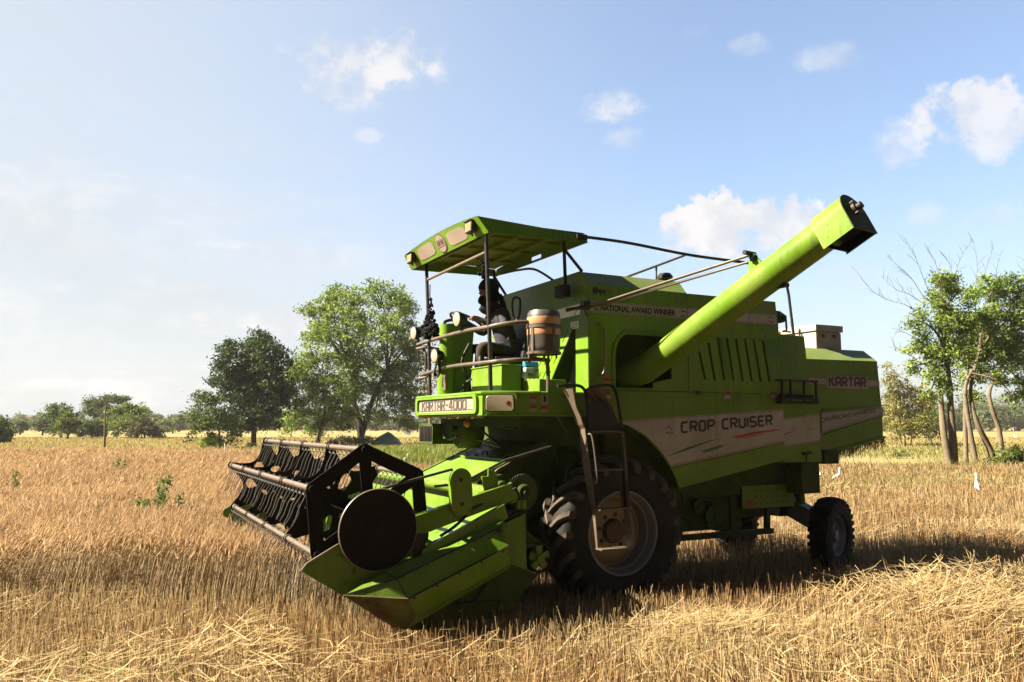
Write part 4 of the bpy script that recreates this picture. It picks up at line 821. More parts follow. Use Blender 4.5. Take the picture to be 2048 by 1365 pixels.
for P in ([(2.15, 2.11, 1.468), (2.575, 2.11, 1.372), (2.80, 2.11, 1.318)], [(2.02, 2.11, 1.135), (1.531, 2.02, 1.29)], [(2.06, 2.11, 1.11), (1.60, 2.02, 1.28)], [(1.53, 2.02, 1.12), (2.36, 2.10, .85)], [(1.46, 2.02, 1.10), (2.30, 2.10, .84)], [(2.0, 2.02, 1.36), (1.62, 1.98, 1.52), (.95, 1.6, 1.62)], [(2.28, 2.06, 1.335), (2.0, 2.06, 1.35)]):
    b = MB(); b.tube(P, .011, 6); b.build('drive_belt', M['belt'], H)
b = MB(); b.tube(smooth_path([(2.02, 2.10, 1.10), (2.12, 2.10, 1.02), (2.24, 2.09, .95)], 4), .012, 6); b.build('hydraulic_hose', M['black'], H)
for P in ([(1.30, 1.95, .80), (1.75, 2.05, .80)], [(1.25, 1.95, .565), (1.9, 2.05, .52)]):
    b = MB(); b.tube(P, .009, 5); b.build('drive_belt', M['belt'], H)

# ---- reel
RC = Vector((2.79, 0, 1.145)); RR = .487; RA0 = 24.3
reel = frame('reel'); reel.parent = H; reel.location = (0, 0, 0); reel.rotation_euler = (0, 0, 0)
tips = [Vector((RR * math.cos(R_(RA0 + 60 * k)), 0, RR * math.sin(R_(RA0 + 60 * k)))) for k in range(6)]
def spider(y, outer=False):
    out = []; holes = []
    for k in range(6):
        a = R_(RA0 + 60 * k)
        def pt(r, da): return (RC.x + r * math.cos(a + da), RC.z + r * math.sin(a + da))
        if not outer:
            out += [pt(RR + .03, -.055), pt(RR + .038, 0), pt(RR + .03, .055), pt(RR - .03, .10), pt(RR - .09, .155), pt(.345, .26), pt(.315, .36), pt(.30, R_(30)), pt(.315, R_(60) - .36), pt(.345, R_(60) - .26), pt(RR - .09, R_(60) - .155), pt(RR - .03, R_(60) - .10)]
            am = R_(30); holes.append([pt(.13, am - .30), pt(.24, am - .25), pt(.262, am - .10), pt(.268, am), pt(.262, am + .10), pt(.24, am + .25), pt(.13, am + .30), pt(.115, am)])
        else:
            # rim of straight bars joining the six corners, spokes inside
            out += [pt(RR + .035, -.06), pt(RR + .045, 0), pt(RR + .035, .06)]
            am = R_(30); holes.append([pt(.135, am - .2), pt(.395, am - .40), pt(.36, am), pt(.395, am + .40), pt(.135, am + .2)])
    b = MB(); b.plate(out, holes, (0, y, 0), UX, UZ, .012)
    if outer:
        for k in range(6):
            p, q = RC + tips[k] + UY * y, RC + tips[(k + 1) % 6] + UY * y; b.tube([p + UY * .005, q + UY * .005], .012, 4)
            b.tube([p - UY * .01, p + UY * .035], .028, 10)
    b.lathe([(.12, -.01), (.12, .01)], RC + UY * y, UY, 20)
    return b.build('spider', M['reel'], reel)
for y in (-2.04, -1.03, -.02, .98): spider(y)
spider(1.995, True)
TD = Vector((.36, 0, -.93)).normalized()
for k in range(6):
    b = MB(); p0 = RC + tips[k]
    b.tube([p0 + UY * -2.06, p0 + UY * 1.985], .021, 10)
    ys = np.arange(-2.0, 1.95, .128)
    for i, y in enumerate(ys):
        q = p0 + UY * float(y); j = Vector((random.gauss(0, .05), random.gauss(0, .03), random.gauss(0, .03)))
        cc = q + Vector((.012, 0, -.040)); b.tube([cc + Vector((.020 * math.cos(a), .004 * a, .020 * math.sin(a))) for a in [2 * math.pi * t / 8 for t in range(8)]], .0045, 4, 1, closed=True)
        d_ = (TD + j).normalized(); b.tube([cc + Vector((0, .01, -.02)), cc + d_ * .12, cc + d_ * .20 + Vector((-.006, 0, -.004)), cc + d_ * .27], [.0042, .0042, .0038, .003], 4, 1)
        if i % 2 == 0: b.tube([q + UZ * .018, q + UZ * .036], .009, 5, 1)
    for y in (-1.03, -.02, .98, -1.9): b.tube([p0 + UY * (y - .02), p0 + UY * (y + .03)], .032, 12, 0)
    b.build('reel_bar', [M['pipe'], M['wire']], reel)
b = MB(); b.tube([RC + UY * -2.1, RC + UY * 2.03], .045, 16); b.build('reel_shaft', M['reel'], reel)
b = MB(); ec = Vector((2.758, 2.125, 1.034)); b.lathe([(0, .03), (.03, .03), (.035, .012), (.09, .010), (.095, .004), (.285, .004), (.300, .010), (.307, .002), (.307, -.012), (.285, -.016), (0, -.016)], ec, UY, 56); b.build('end_disc', M['reel'], reel)
b = MB(); b.lathe([(.300, .014), (.3045, .016), (.308, .008)], ec, UY, 56); b.build('disc_rim', M['pipe'], reel)
b = MB(); b.box((2.36, 2.00, .80), (2.47, 2.10, .98)); b.tube([(2.42, 2.05, .9), (2.75, 2.05, 1.0)], .02, 6); b.build('reel_bearing', M['black'], H, bevel=.01)

# ================================================================== things carried on the machine
def carried(name, off, label, cat):
    return tag(frame(name, off), label, cat)
# drum of water strapped in its cage
t = carried('water_drum', (.935, 1.45, 2.50), 'black plastic drum wrapped with two bands of tan tape, hung on the platform rail', 'drum')
b = MB(); b.lathe([(0, 0), (.135, 0), (.152, .012), (.157, .06), (.160, .20), (.158, .33), (.155, .38), (.142, .395), (.138, .405), (.06, .41), (0, .41)], (.935, 1.45, 2.495), UZ, 36); b.build('drum_body', M['barrel'], t, angle=50)
b = MB()
for z0, z1 in ((2.765, 2.835), (2.665, 2.725)): b.lathe([(.1605, z0 - 2.495), (.162, z0 - 2.49), (.1615, z1 - 2.5), (.160, z1 - 2.495)], (.935, 1.45, 2.495), UZ, 36)
b.build('tape_band', M['tape'], t, angle=60)
b = MB(); b.lathe([(.163, .235), (.169, .235), (.169, .262), (.163, .262)], (.935, 1.45, 2.495), UZ, 36); b.lathe([(.135, -.012), (.166, -.012), (.166, .012), (.150, .012)], (.935, 1.45, 2.495), UZ, 32)
for a in (95, 20, 190, 275): 
    u = Vector((math.cos(R_(a)), math.sin(R_(a)), 0)); v = Vector((-u.y, u.x, 0)); p = Vector((.935, 1.45, 2.485)); b.hexa([p + u * .162 - v * .014, p + u * .168 - v * .014, p + u * .168 + v * .014, p + u * .162 + v * .014] + [q + UZ * .27 for q in (p + u * .162 - v * .014, p + u * .168 - v * .014, p + u * .168 + v * .014, p + u * .162 + v * .014)])
for dx, dy in ((.1, -.05), (-.08, -.06), (.02, .08)): b.tube([(.935 + dx, 1.45 + dy, 2.49), (.935 + dx, 1.43 + dy * .3, 2.42)], .012, 6)
b.tube([(1.05, 1.43, 2.79), (1.085, 1.44, 2.72), (1.085, 1.44, 2.40)], .014, 6); b.tube([(.80, 1.43, 2.79), (.79, 1.44, 2.45)], .010, 6); b.build('drum_cage', M['rail'], t)
# sack
t = carried('sack', (.84, 1.0, 2.28), 'small blue and white printed plastic sack on the platform below the drum', 'sack')
b = MB(); 
prof = [(-.085, 0), (-.080, .09), (-.088, .17), (.088, .17), (.082, .09), (.085, 0)]
b.hexa([(.925, .97, 2.282), (.76, .97, 2.282), (.76, 1.05, 2.282), (.925, 1.05, 2.282), (.92, .98, 2.39), (.765, .98, 2.39), (.765, 1.06, 2.39), (.92, 1.06, 2.39)]); b.hexa([(.92, .98, 2.39), (.765, .98, 2.39), (.765, 1.06, 2.39), (.92, 1.06, 2.39), (.93, 1.0, 2.455), (.755, 1.0, 2.45), (.755, 1.03, 2.45), (.93, 1.03, 2.455)], 1)
sk = b.build('sack_body', [M['bag_white'], M['bag_blue']], t, bevel=.012)
b = MB(); font_text(b, 'PIIIY', (.895, 1.064, 2.30), LU, LV, .09, .030, bold=.02); b.lathe([(.012, 0), (.018, 0), (.018, .002), (.012, .002)], (.81, 1.062, 2.36), UY, 14); b.build('lettering', M['ink'], sk, smooth=False)
# black wool tassels tied to the canopy posts
def tassel(off, label, blobs):
    t = carried('wool_tassel', off, label, 'tassel'); b = MB(); r = random.Random(5)
    for (dx, dy, z, rad, n) in blobs:
        for i in range(n):
            v = Vector((r.gauss(0, 1), r.gauss(0, 1), r.gauss(0, 1))).normalized() * rad * r.uniform(.5, 1)
            c_ = Vector((off[0] + dx, off[1] + dy, z)) + v; rr = rad * .34
            b.lathe([(0, -rr), (rr * .75, -rr * .65), (rr, 0), (rr * .75, rr * .65), (0, rr)], c_, (r.gauss(0, 1), r.gauss(0, 1), 1), 6)
    b.tube([(off[0], off[1], blobs[0][2] + blobs[0][3]), (off[0], off[1], off[2])], .006, 5); b.build('wool', M['wool_mouth_shade'], t)
tassel((1.40, -.33, 3.40), 'long black woollen tassel of stacked pompoms on the canopy post beside the lone round lamp', [(0, .02, 3.22, .035, 10), (0, .02, 3.15, .04, 12), (0, .02, 3.06, .055, 16), (0, .0, 2.98, .06, 18), (0, .0, 2.91, .085, 30), (0, -.06, 2.87, .08, 26), (0, .10, 2.86, .08, 26), (0, .03, 2.845, .09, 26), (0, .15, 2.84, .05, 14)])
tassel((1.41, 1.15, 3.45), 'short black woollen tassel on the canopy post in front of the driver', [(0, -.03, 3.41, .04, 14), (0, -.02, 3.35, .05, 16), (0, -.04, 3.29, .05, 16), (0, -.01, 3.24, .035, 10)])

# ================================================================== the driver
t = carried('person', (.58, 0, 2.56), 'driver in dark clothes and black head scarf seated under the canopy at the wheel', 'person')
def skin_mesh(name, nodes, edges, mats, parent, sub=2, root=0, pick=None):
    me = bpy.data.meshes.new(name); ox, oy, oz = parent['_off']
    me.from_pydata([(x - ox, y - oy, z - oz) for x, y, z, *_ in nodes], edges, [])
    o = bpy.data.objects.new(name, me); COL.objects.link(o)
    o.modifiers.new('skin', 'SKIN').use_smooth_shade = True
    for i, nd in enumerate(nodes):
        sv = me.skin_vertices[0].data[i]; sv.radius = (nd[3], nd[4] if len(nd) > 4 else nd[3]); sv.use_root = (i == root)
    s_ = o.modifiers.new('sub', 'SUBSURF'); s_.levels = sub; s_.render_levels = sub
    dg = bpy.context.evaluated_depsgraph_get(); m2 = bpy.data.meshes.new_from_object(o.evaluated_get(dg)); bpy.data.objects.remove(o)
    for q in mats: m2.materials.append(q)
    m2.polygons.foreach_set('use_smooth', [True] * len(m2.polygons))
    if pick:
        for p in m2.polygons: p.material_index = pick(p.center + Vector((ox, oy, oz)))
    o = bpy.data.objects.new(name, m2); COL.objects.link(o); o.parent = parent; return o
N_ = []; E_ = []
def nd(x, y, z, r, r2=None, link=None):
    N_.append((x, y, z, r, r2 or r)); i = len(N_) - 1
    if link is not None: E_.append((link, i))
    return i
pel = nd(.56, 0, 2.66, .15, .13); sp1 = nd(.60, 0, 2.82, .135, .11, pel); ch = nd(.68, 0, 2.97, .15, .12, sp1); nk0 = nd(.73, 0, 3.09, .08, .08, ch); nk = nd(.775, -.01, 3.15, .055, .055, nk0)
hd0 = nd(.815, -.03, 3.235, .075, .085, nk); hd1 = nd(.83, -.035, 3.31, .088, .098, hd0); hd2 = nd(.825, -.035, 3.38, .070, .080, hd1)
for s_ in (1, -1):
    sh = nd(.71, .17 * s_, 3.05, .075, .075, ch); el = nd(.76, .27 * s_, 2.86, .052, .052, sh); wr = nd(.98, (.17 if s_ > 0 else .20) * s_, 2.955, .034, .034, el)
    pm = nd(1.04, .155 * s_, 2.975, .038, .024, wr)
    for k in range(4):
        yk = .155 * s_ + (k - 1.5) * .021; f1 = nd(1.085, yk, 2.995 + .004 * (k == 1), .0105, .0105, pm); f2 = nd(1.115, yk, 2.98, .0095, .0095, f1); nd(1.112 - .004 * k, yk, 2.955, .0085, .0085, f2)
    th = nd(1.045, (.155 - .045) * s_, 2.965, .011, .011, pm); nd(1.08, (.155 - .055) * s_, 2.955, .0095, .0095, th)
    hp = nd(.60, .10 * s_, 2.63, .095, .09, pel); kn = nd(.99, .15 * s_, 2.68, .066, .066, hp); an = nd(1.02, .14 * s_, 2.30, .042, .042, kn); hl = nd(.99, .14 * s_, 2.19, .038, .034, an); nd(1.16, .145 * s_, 2.165, .036, .026, hl)
def pick(c):
    if c.z > 3.13: return 0
    if c.x > 1.0 and c.z > 2.88: return 0
    if c.z < 2.62 or (c.x > .72 and c.z < 2.80): return 2
    return 1
body = skin_mesh('body', N_, E_, [M['skin'], M['cloth'], M['trousers']], t, 2, pel, pick)
b = MB(); hc = Vector((.825, -.035, 3.33)); 
def blob(c, rx, ry, rz, n=14, tilt=0., bump=.0, seed=1):
    r = random.Random(seed); vs = []; fs = []
    for i in range(n + 1):
        th_ = math.pi * i / n
        for j in range(2 * n):
            ph = math.pi * j / n; k = 1 + bump * (math.sin(5 * th_ + 3 * ph) * .5 + r.uniform(-.4, .4))
            vs.append(Vector(c) + Vector((rx * math.sin(th_) * math.cos(ph) * k, ry * math.sin(th_) * math.sin(ph) * k, rz * math.cos(th_) * k)))
    for i in range(n):
        for j in range(2 * n): fs.append((i * 2 * n + j, i * 2 * n + (j + 1) % (2 * n), (i + 1) * 2 * n + (j + 1) % (2 * n), (i + 1) * 2 * n + j))
    b.add(vs, fs)
blob(hc + Vector((-.025, 0, .045)), .122, .112, .095, bump=.06); blob(hc + Vector((-.045, 0, -.06)), .105, .105, .115, bump=.06, seed=2); blob(hc + Vector((.045, 0, -.115)), .062, .070, .060, bump=.08, seed=3); blob(hc + Vector((-.05, 0, -.20)), .13, .15, .075, bump=.10, seed=4)
b.tube(smooth_path([hc + Vector((-.12, .07, -.05)), hc + Vector((-.15, .10, -.16)), hc + Vector((-.16, .12, -.30))], 4), [.03] * 4 + [.035] * 4 + [.02], 8)
b.build('head_scarf', M['cloth2'], t, angle=80)
for s_ in (1, -1): b = MB(); b.lathe([(0, -.006), (.009, -.004), (.011, 0), (.009, .004), (0, .006)], hc + Vector((.083, .032 * s_, .0)), UX, 10); b.build('eye', M['ink'], t)
b = MB(); b.prism([hc + Vector((.080, -.012, .0)), hc + Vector((.112, -.0, -.045)), hc + Vector((.080, -.016, -.05)), ], (0, .02, 0)); b.build('nose', M['skin'], t, bevel=.006)
# ================================================================== SETTING
# ---- daylight: sun from the photographer's left, about 42 degrees up
SUN_DIR = Vector((1.063, .121, -.92)).normalized()
sl_ = bpy.data.lights.new('sun', 'SUN'); sl_.energy = 5.0; sl_.angle = R_(.53); sl_.color = (1.0, .88, .70)
so_ = bpy.data.objects.new('sun', sl_); COL.objects.link(so_); so_.rotation_euler = SUN_DIR.to_track_quat('-Z', 'Y').to_euler(); so_.location = (-30, 0, 30)
w = bpy.data.worlds.new('World'); sc.world = w; w.use_nodes = True
nt = w.node_tree; N = nt.nodes; Lk = nt.links; bg = N['Background']
sky = N.new('ShaderNodeTexSky'); sky.sky_type = 'NISHITA'; sky.sun_disc = False
sky.sun_elevation = math.asin(-SUN_DIR.z); sky.sun_rotation = math.atan2(-SUN_DIR.x, -SUN_DIR.y)
sky.air_density = 1.0; sky.dust_density = 2.6; sky.ozone_density = 2.0; sky.altitude = 200
tc = N.new('ShaderNodeTexCoord')
def vm(op, a, bb=None):
    n = N.new('ShaderNodeVectorMath'); n.operation = op
    for i, v in enumerate((a, bb)):
        if v is None: continue
        if isinstance(v, (tuple, Vector)): n.inputs[i].default_value = tuple(v)
        else: Lk.new(v, n.inputs[i])
    return n.outputs['Value'] if op in ('DOT_PRODUCT', 'LENGTH') else n.outputs['Vector']
def mt_(op, a, bb=None, c=None):
    n = N.new('ShaderNodeMath'); n.operation = op
    for i, v in enumerate((a, bb, c)):
        if v is None: continue
        if isinstance(v, (int, float)): n.inputs[i].default_value = v
        else: Lk.new(v, n.inputs[i])
    return n.outputs[0]
dirv = tc.outputs['Generated']
def nz(scale, detail, rough, off=(0, 0, 0), stretch=(1, 1, 1)):
    mp = N.new('ShaderNodeMapping'); mp.inputs['Location'].default_value = off; mp.inputs['Scale'].default_value = stretch; Lk.new(dirv, mp.inputs['Vector'])
    n = N.new('ShaderNodeTexNoise'); n.inputs['Scale'].default_value = scale; n.inputs['Detail'].default_value = detail; n.inputs['Roughness'].default_value = rough; Lk.new(mp.outputs[0], n.inputs['Vector']); return n.outputs['Fac']
n_puff = nz(21, 9, .62); n_wisp = nz(11, 8, .66, (3, 1, 2), (1, 1, 2.2)); n_fine = nz(44, 8, .66, (1, 5, 2)); n_cirrus = nz(5, 9, .70, (2, 3, 1), (1, 1, 5.5))
dens = None
# (photo x, y, half width, half height, softness, strength, kind)
CL = [(745, 118, 140, 62, .55, .85, 'p'), (700, 150, 85, 62, .6, .7, 'p'), (1228, 218, 58, 38, .6, .6, 'w'), (1240, 272, 40, 22, .6, .4, 'w'), (740, 273, 26, 14, .5, .4, 'p'),
      (1440, 450, 105, 58, .16, .95, 'p'), (1545, 445, 85, 50, .2, .85, 'p'), (1370, 478, 75, 34, .4, .7, 'p'), (1480, 490, 150, 24, .6, .5, 'p'),
      (1935, 228, 85, 52, .34, .78, 'p'), (2015, 262, 85, 48, .5, .7, 'p'), (1790, 292, 48, 44, .6, .55, 'p'), (1660, 115, 75, 26, .7, .4, 'w'), (1500, 92, 45, 20, .7, .35, 'w'), (1380, 62, 50, 16, .7, .3, 'w'),
      (1865, 430, 36, 22, .7, .35, 'p'), (1935, 440, 30, 20, .7, .35, 'p'), (1690, 545, 60, 30, .8, .3, 'w'), (2000, 428, 40, 14, .7, .3, 'w'), (1250, 575, 120, 24, .8, .25, 'w'),
      (60, 640, 170, 70, .9, .35, 'p'), (250, 500, 320, 50, .9, .30, 'w'), (470, 560, 200, 22, .9, .25, 'w'), (440, 690, 60, 20, .8, .3, 'p'), (850, 560, 60, 40, .8, .25, 'p')]
for (px, py, hw, hh, soft, stg, kind) in CL:
    c = (at(px, py, 1000) - Vector((0, 0, CAM_H))).normalized(); u = Vector((c.y, -c.x, 0)).normalized(); v = u.cross(c)
    if v.z < 0: v = -v
    hw *= 1.18; hh *= 1.18; a = mt_('MULTIPLY', vm('DOT_PRODUCT', dirv, u), F_PX / hw); bb = mt_('MULTIPLY', mt_('SUBTRACT', vm('DOT_PRODUCT', dirv, v), 0.0), F_PX / hh)
    q = mt_('ADD', mt_('MULTIPLY', a, a), mt_('MULTIPLY', bb, bb))
    fwd = mt_('GREATER_THAN', vm('DOT_PRODUCT', dirv, c), .3)
    g = mt_('SUBTRACT', 1.0, q)
    nn = n_puff if kind == 'p' else n_wisp
    amp = 2.6 if kind == 'p' else 3.4
    e = mt_('ADD', mt_('MULTIPLY', g, .9), mt_('MULTIPLY', mt_('SUBTRACT', nn, .52), amp)); e = mt_('ADD', e, mt_('MULTIPLY', mt_('SUBTRACT', n_fine, .5), 2.0))
    mr = N.new('ShaderNodeMapRange'); mr.interpolation_type = 'SMOOTHSTEP'; mr.inputs['From Min'].default_value = .05; mr.inputs['From Max'].default_value = .15 + soft * 1.5; mr.inputs['To Max'].default_value = stg
    Lk.new(e, mr.inputs['Value']); e = mt_('MULTIPLY', mr.outputs[0], fwd)
    g2 = N.new('ShaderNodeMapRange'); g2.inputs['From Min'].default_value = -.9; g2.inputs['From Max'].default_value = .1; Lk.new(g, g2.inputs['Value'])
    e = mt_('MULTIPLY', e, g2.outputs[0])
    dens = e if dens is None else mt_('MAXIMUM', dens, e)
# thin white veil of high cloud: thicker toward the sun and toward the horizon
sepz = N.new('ShaderNodeSeparateXYZ'); Lk.new(dirv, sepz.inputs[0])
def smooth(src, a, c, hi=1.):
    r = N.new('ShaderNodeMapRange'); r.interpolation_type = 'SMOOTHSTEP'; r.inputs['From Min'].default_value = a; r.inputs['From Max'].default_value = c; r.inputs['To Max'].default_value = hi; Lk.new(src, r.inputs['Value']); return r.outputs[0]
above = smooth(sepz.outputs['Z'], -.02, .01)
cir = mt_('MULTIPLY', mt_('MULTIPLY', smooth(n_cirrus, .43, .70, .85), smooth(vm('DOT_PRODUCT', dirv, Vector((-.62, .76, .16)).normalized()), .80, .97)), smooth(sepz.outputs['Z'], .40, .16))
dens = mt_('MAXIMUM', dens, cir)
dens = mt_('MULTIPLY', dens, above)
veil = mt_('ADD', mt_('ADD', mt_('MULTIPLY', smooth(vm('DOT_PRODUCT', dirv, Vector((-.96, .28, .05)).normalized()), .02, .90), .80), .10), smooth(sepz.outputs['Z'], .30, -.02, .50))
veil = mt_('MULTIPLY', mt_('MINIMUM', veil, .92), mt_('MULTIPLY_ADD', n_wisp, .35, .80))
veil = mt_('MINIMUM', mt_('MULTIPLY', veil, above), .95)
mixv = N.new('ShaderNodeMix'); mixv.data_type = 'RGBA'; Lk.new(veil, mixv.inputs['Factor']); Lk.new(sky.outputs[0], mixv.inputs[6]); mixv.inputs[7].default_value = (2.52, 2.72, 2.88, 1)
shade_ = N.new('ShaderNodeMix'); shade_.data_type = 'RGBA'; Lk.new(smooth(n_puff, .40, .62), shade_.inputs['Factor']); shade_.inputs[6].default_value = (2.75, 2.85, 3.05, 1); shade_.inputs[7].default_value = (3.5, 3.42, 3.40, 1)
mixc = N.new('ShaderNodeMix'); mixc.data_type = 'RGBA'; Lk.new(dens, mixc.inputs['Factor']); Lk.new(mixv.outputs[2], mixc.inputs[6]); Lk.new(shade_.outputs[2], mixc.inputs[7])
# added mask: sky dimmed behind the camera and overhead to deepen the shade
rear_sky_dim = mt_('MULTIPLY', smooth(vm('DOT_PRODUCT', dirv, (0., .97, -.10)), -.12, .60, .90), 1.0)
rear_sky_dim = mt_('ADD', rear_sky_dim, .10)
dk = N.new('ShaderNodeVectorMath'); dk.operation = 'SCALE'; Lk.new(mixc.outputs[2], dk.inputs[0]); Lk.new(rear_sky_dim, dk.inputs['Scale'])
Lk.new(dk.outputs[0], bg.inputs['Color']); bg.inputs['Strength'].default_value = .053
sc.view_settings.view_transform = 'Standard'; sc.view_settings.look = 'None'; sc.view_settings.gamma = 1; sc.view_settings.exposure = 2.4
sc.cycles.use_denoising = True
sc.cycles.max_bounces = 6; sc.cycles.transparent_max_bounces = 8; sc.cycles.diffuse_bounces = 3; sc.cycles.glossy_bounces = 3; sc.cycles.transmission_bounces = 3

# ---- fields: where is the ripe wheat still standing?
Ri3 = np.array(Matrix.Rotation(-MYAW, 3, 'Z'))
def to_m(X, Y):
    dx, dy = X - MO.x, Y - MO.y; return Ri3[0, 0] * dx + Ri3[0, 1] * dy, Ri3[1, 0] * dx + Ri3[1, 1] * dy
def wob(X, Y, s, ph=0.): return (np.sin(X * s + 1.3 * np.sin(Y * s * .7 + ph) + ph) + np.sin(Y * s * 1.3 + 2.1 * np.sin(X * s * .45 + 1 + ph))) * .5
def uncut(X, Y):
    xm, ym = to_m(X, Y)
    ahead = (xm > 2.70) & (Y > 7.75 + .35 * wob(X, Y, 1.1)) & (ym < .9)
    beyond = (ym < -2.25 + .1 * wob(X, Y, 2.)) & (xm > -2.5 + .6 * wob(X, Y, .8))
    return (ahead | beyond) & (Y < 37 + 3 * wob(X, Y, .25))
# ground sheet
me = bpy.data.meshes.new('field_ground')
xs = np.concatenate([-np.geomspace(3000, 40, 16), np.linspace(-30, 40, 36), np.geomspace(50, 3000, 16)]); ysg = np.concatenate([[-60, -20], np.linspace(-5, 60, 66), np.geomspace(70, 3500, 18)])
GX, GY = np.meshgrid(xs, ysg); near_ = np.clip((60 - np.hypot(GX, GY)) / 30, 0, 1)
GZ = (.03 * wob(GX, GY, .9) + .02 * wob(GX, GY, 2.3, 1.)) * near_ - .03
V = np.stack([GX, GY, GZ], -1).reshape(-1, 3); nx = len(xs); F = [(j * nx + i, j * nx + i + 1, (j + 1) * nx + i + 1, (j + 1) * nx + i) for j in range(len(ysg) - 1) for i in range(nx - 1)]
me.from_pydata(V.tolist(), [], F); me.polygons.foreach_set('use_smooth', [True] * len(F))
gm = bpy.data.materials.new('field_soil_and_straw'); gm.use_nodes = True; nt = gm.node_tree; N = nt.nodes; Lk = nt.links; pb_ = N['Principled BSDF']; pb_.inputs['Roughness'].default_value = .95; pb_.inputs['Specular IOR Level'].default_value = .1
tcg = N.new('ShaderNodeTexCoord'); geo = N.new('ShaderNodeSeparateXYZ'); Lk.new(tcg.outputs['Object'], geo.inputs[0])
def gn(scale, detail=6, stretch=(1, 1, 1)):
    mp = N.new('ShaderNodeMapping'); mp.inputs['Scale'].default_value = stretch; Lk.new(tcg.outputs['Object'], mp.inputs['Vector']); n = N.new('ShaderNodeTexNoise'); n.inputs['Scale'].default_value = scale; n.inputs['Detail'].default_value = detail; n.inputs['Roughness'].default_value = .65; Lk.new(mp.outputs[0], n.inputs['Vector']); return n.outputs['Fac']
def rng_(src, a, c):
    r = N.new('ShaderNodeMapRange'); r.inputs['From Min'].default_value = a; r.inputs['From Max'].default_value = c; Lk.new(src, r.inputs['Value']); return r.outputs[0]
def mx_(f, a, c):
    x = N.new('ShaderNodeMix'); x.data_type = 'RGBA'
    if isinstance(f, (int, float)): x.inputs['Factor'].default_value = f
    else: Lk.new(f, x.inputs['Factor'])
    for s, v in ((x.inputs[6], a), (x.inputs[7], c)):
        if isinstance(v, tuple): s.default_value = (*v, 1)
        else: Lk.new(v, s)
    return x.outputs[2]
soil = mx_(rng_(gn(14), .35, .65), (.03, .019, .011), (.085, .058, .03))
far_ = mx_(rng_(gn(.05, 5, (1, 3, 1)), .35, .62), (.27, .21, .10), (.20, .185, .07)); far_ = mx_(rng_(gn(1.6, 6, (1, .5, 1)), .3, .75), far_, (.19, .15, .065))
Lk.new(mx_(rng_(geo.outputs['Y'], 30, 42), soil, far_), pb_.inputs['Base Color'])
bp = N.new('ShaderNodeBump'); bp.inputs['Strength'].default_value = .6; bp.inputs['Distance'].default_value = .05; Lk.new(gn(30), bp.inputs['Height']); Lk.new(bp.outputs[0], pb_.inputs['Normal'])
me.materials.append(gm); g_ = bpy.data.objects.new('field_ground', me); COL.objects.link(g_); g_['kind'] = 'structure'

# ---- blades: one generator for standing wheat, stubble, loose straw and grass
def ribbons(name, P, mat_):
    """P: list of (base Nx3, levels K x Nx3 centre offsets, widths K x N, facing N, colour Nx3)"""
    VV = []; FF = []; CC = []; o = 0
    for base, offs, wid, face, colr in P:
        n = len(base); k = len(offs); sv = np.stack([np.cos(face), np.sin(face), np.zeros(n)], -1)
        v = np.empty((n, k, 2, 3), np.float32)
        for i in range(k):
            c = base + offs[i]; v[:, i, 0] = c - sv * (wid[i] / 2)[:, None]; v[:, i, 1] = c + sv * (wid[i] / 2)[:, None]
        idx = np.arange(n * k * 2).reshape(n, k, 2) + o
        f = np.stack([idx[:, :-1, 0], idx[:, :-1, 1], idx[:, 1:, 1], idx[:, 1:, 0]], -1).reshape(-1, 4)
        VV.append(v.reshape(-1, 3)); FF.append(f); CC.append(np.repeat(np.concatenate([colr, np.ones((n, 1))], -1), k * 2, 0)); o += n * k * 2
    V = np.concatenate(VV).astype(np.float32); F = np.concatenate(FF).astype(np.int32); C = np.concatenate(CC).astype(np.float32)
    me = bpy.data.meshes.new(name); me.vertices.add(len(V)); me.vertices.foreach_set('co', V.ravel()); me.loops.add(F.size); me.loops.foreach_set('vertex_index', F.ravel())
    me.polygons.add(len(F)); me.polygons.foreach_set('loop_start', np.arange(0, F.size, 4, dtype=np.int32)); me.polygons.foreach_set('loop_total', np.full(len(F), 4, np.int32))
    at_ = me.color_attributes.new('Col', 'FLOAT_COLOR', 'POINT'); at_.data.foreach_set('color', C.ravel()); me.update(); me.validate(); me.materials.append(mat_)
    ob = bpy.data.objects.new(name, me); COL.objects.link(ob); return ob
def scatter(n, y0, y1, k0, k1, pw=1.0):
    """points in a wedge in front of the camera: x/y between k0 and k1, density falling with distance as y**(-pw)"""
    u = rng.random(n); e = 2 - pw
    Y = (y0 ** e + u * (y1 ** e - y0 ** e)) ** (1 / e) if abs(e) > 1e-6 else y0 * (y1 / y0) ** u
    X = Y * (k0 + (k1 - k0) * rng.random(n)); return X, Y
def colr(n, a, c, t=None, j=.08):
    t = rng.random(n) if t is None else t; a, c = np.array(a), np.array(c); q = a + (c - a) * t[:, None]; return np.clip(q * (1 + j * rng.standard_normal((n, 1))), .005, 1)
ST = vcol_mat('ripe_straw', .75, .15, .36); LF = vcol_mat('green_blades', .6, .3, .4, (1, 1, .6))

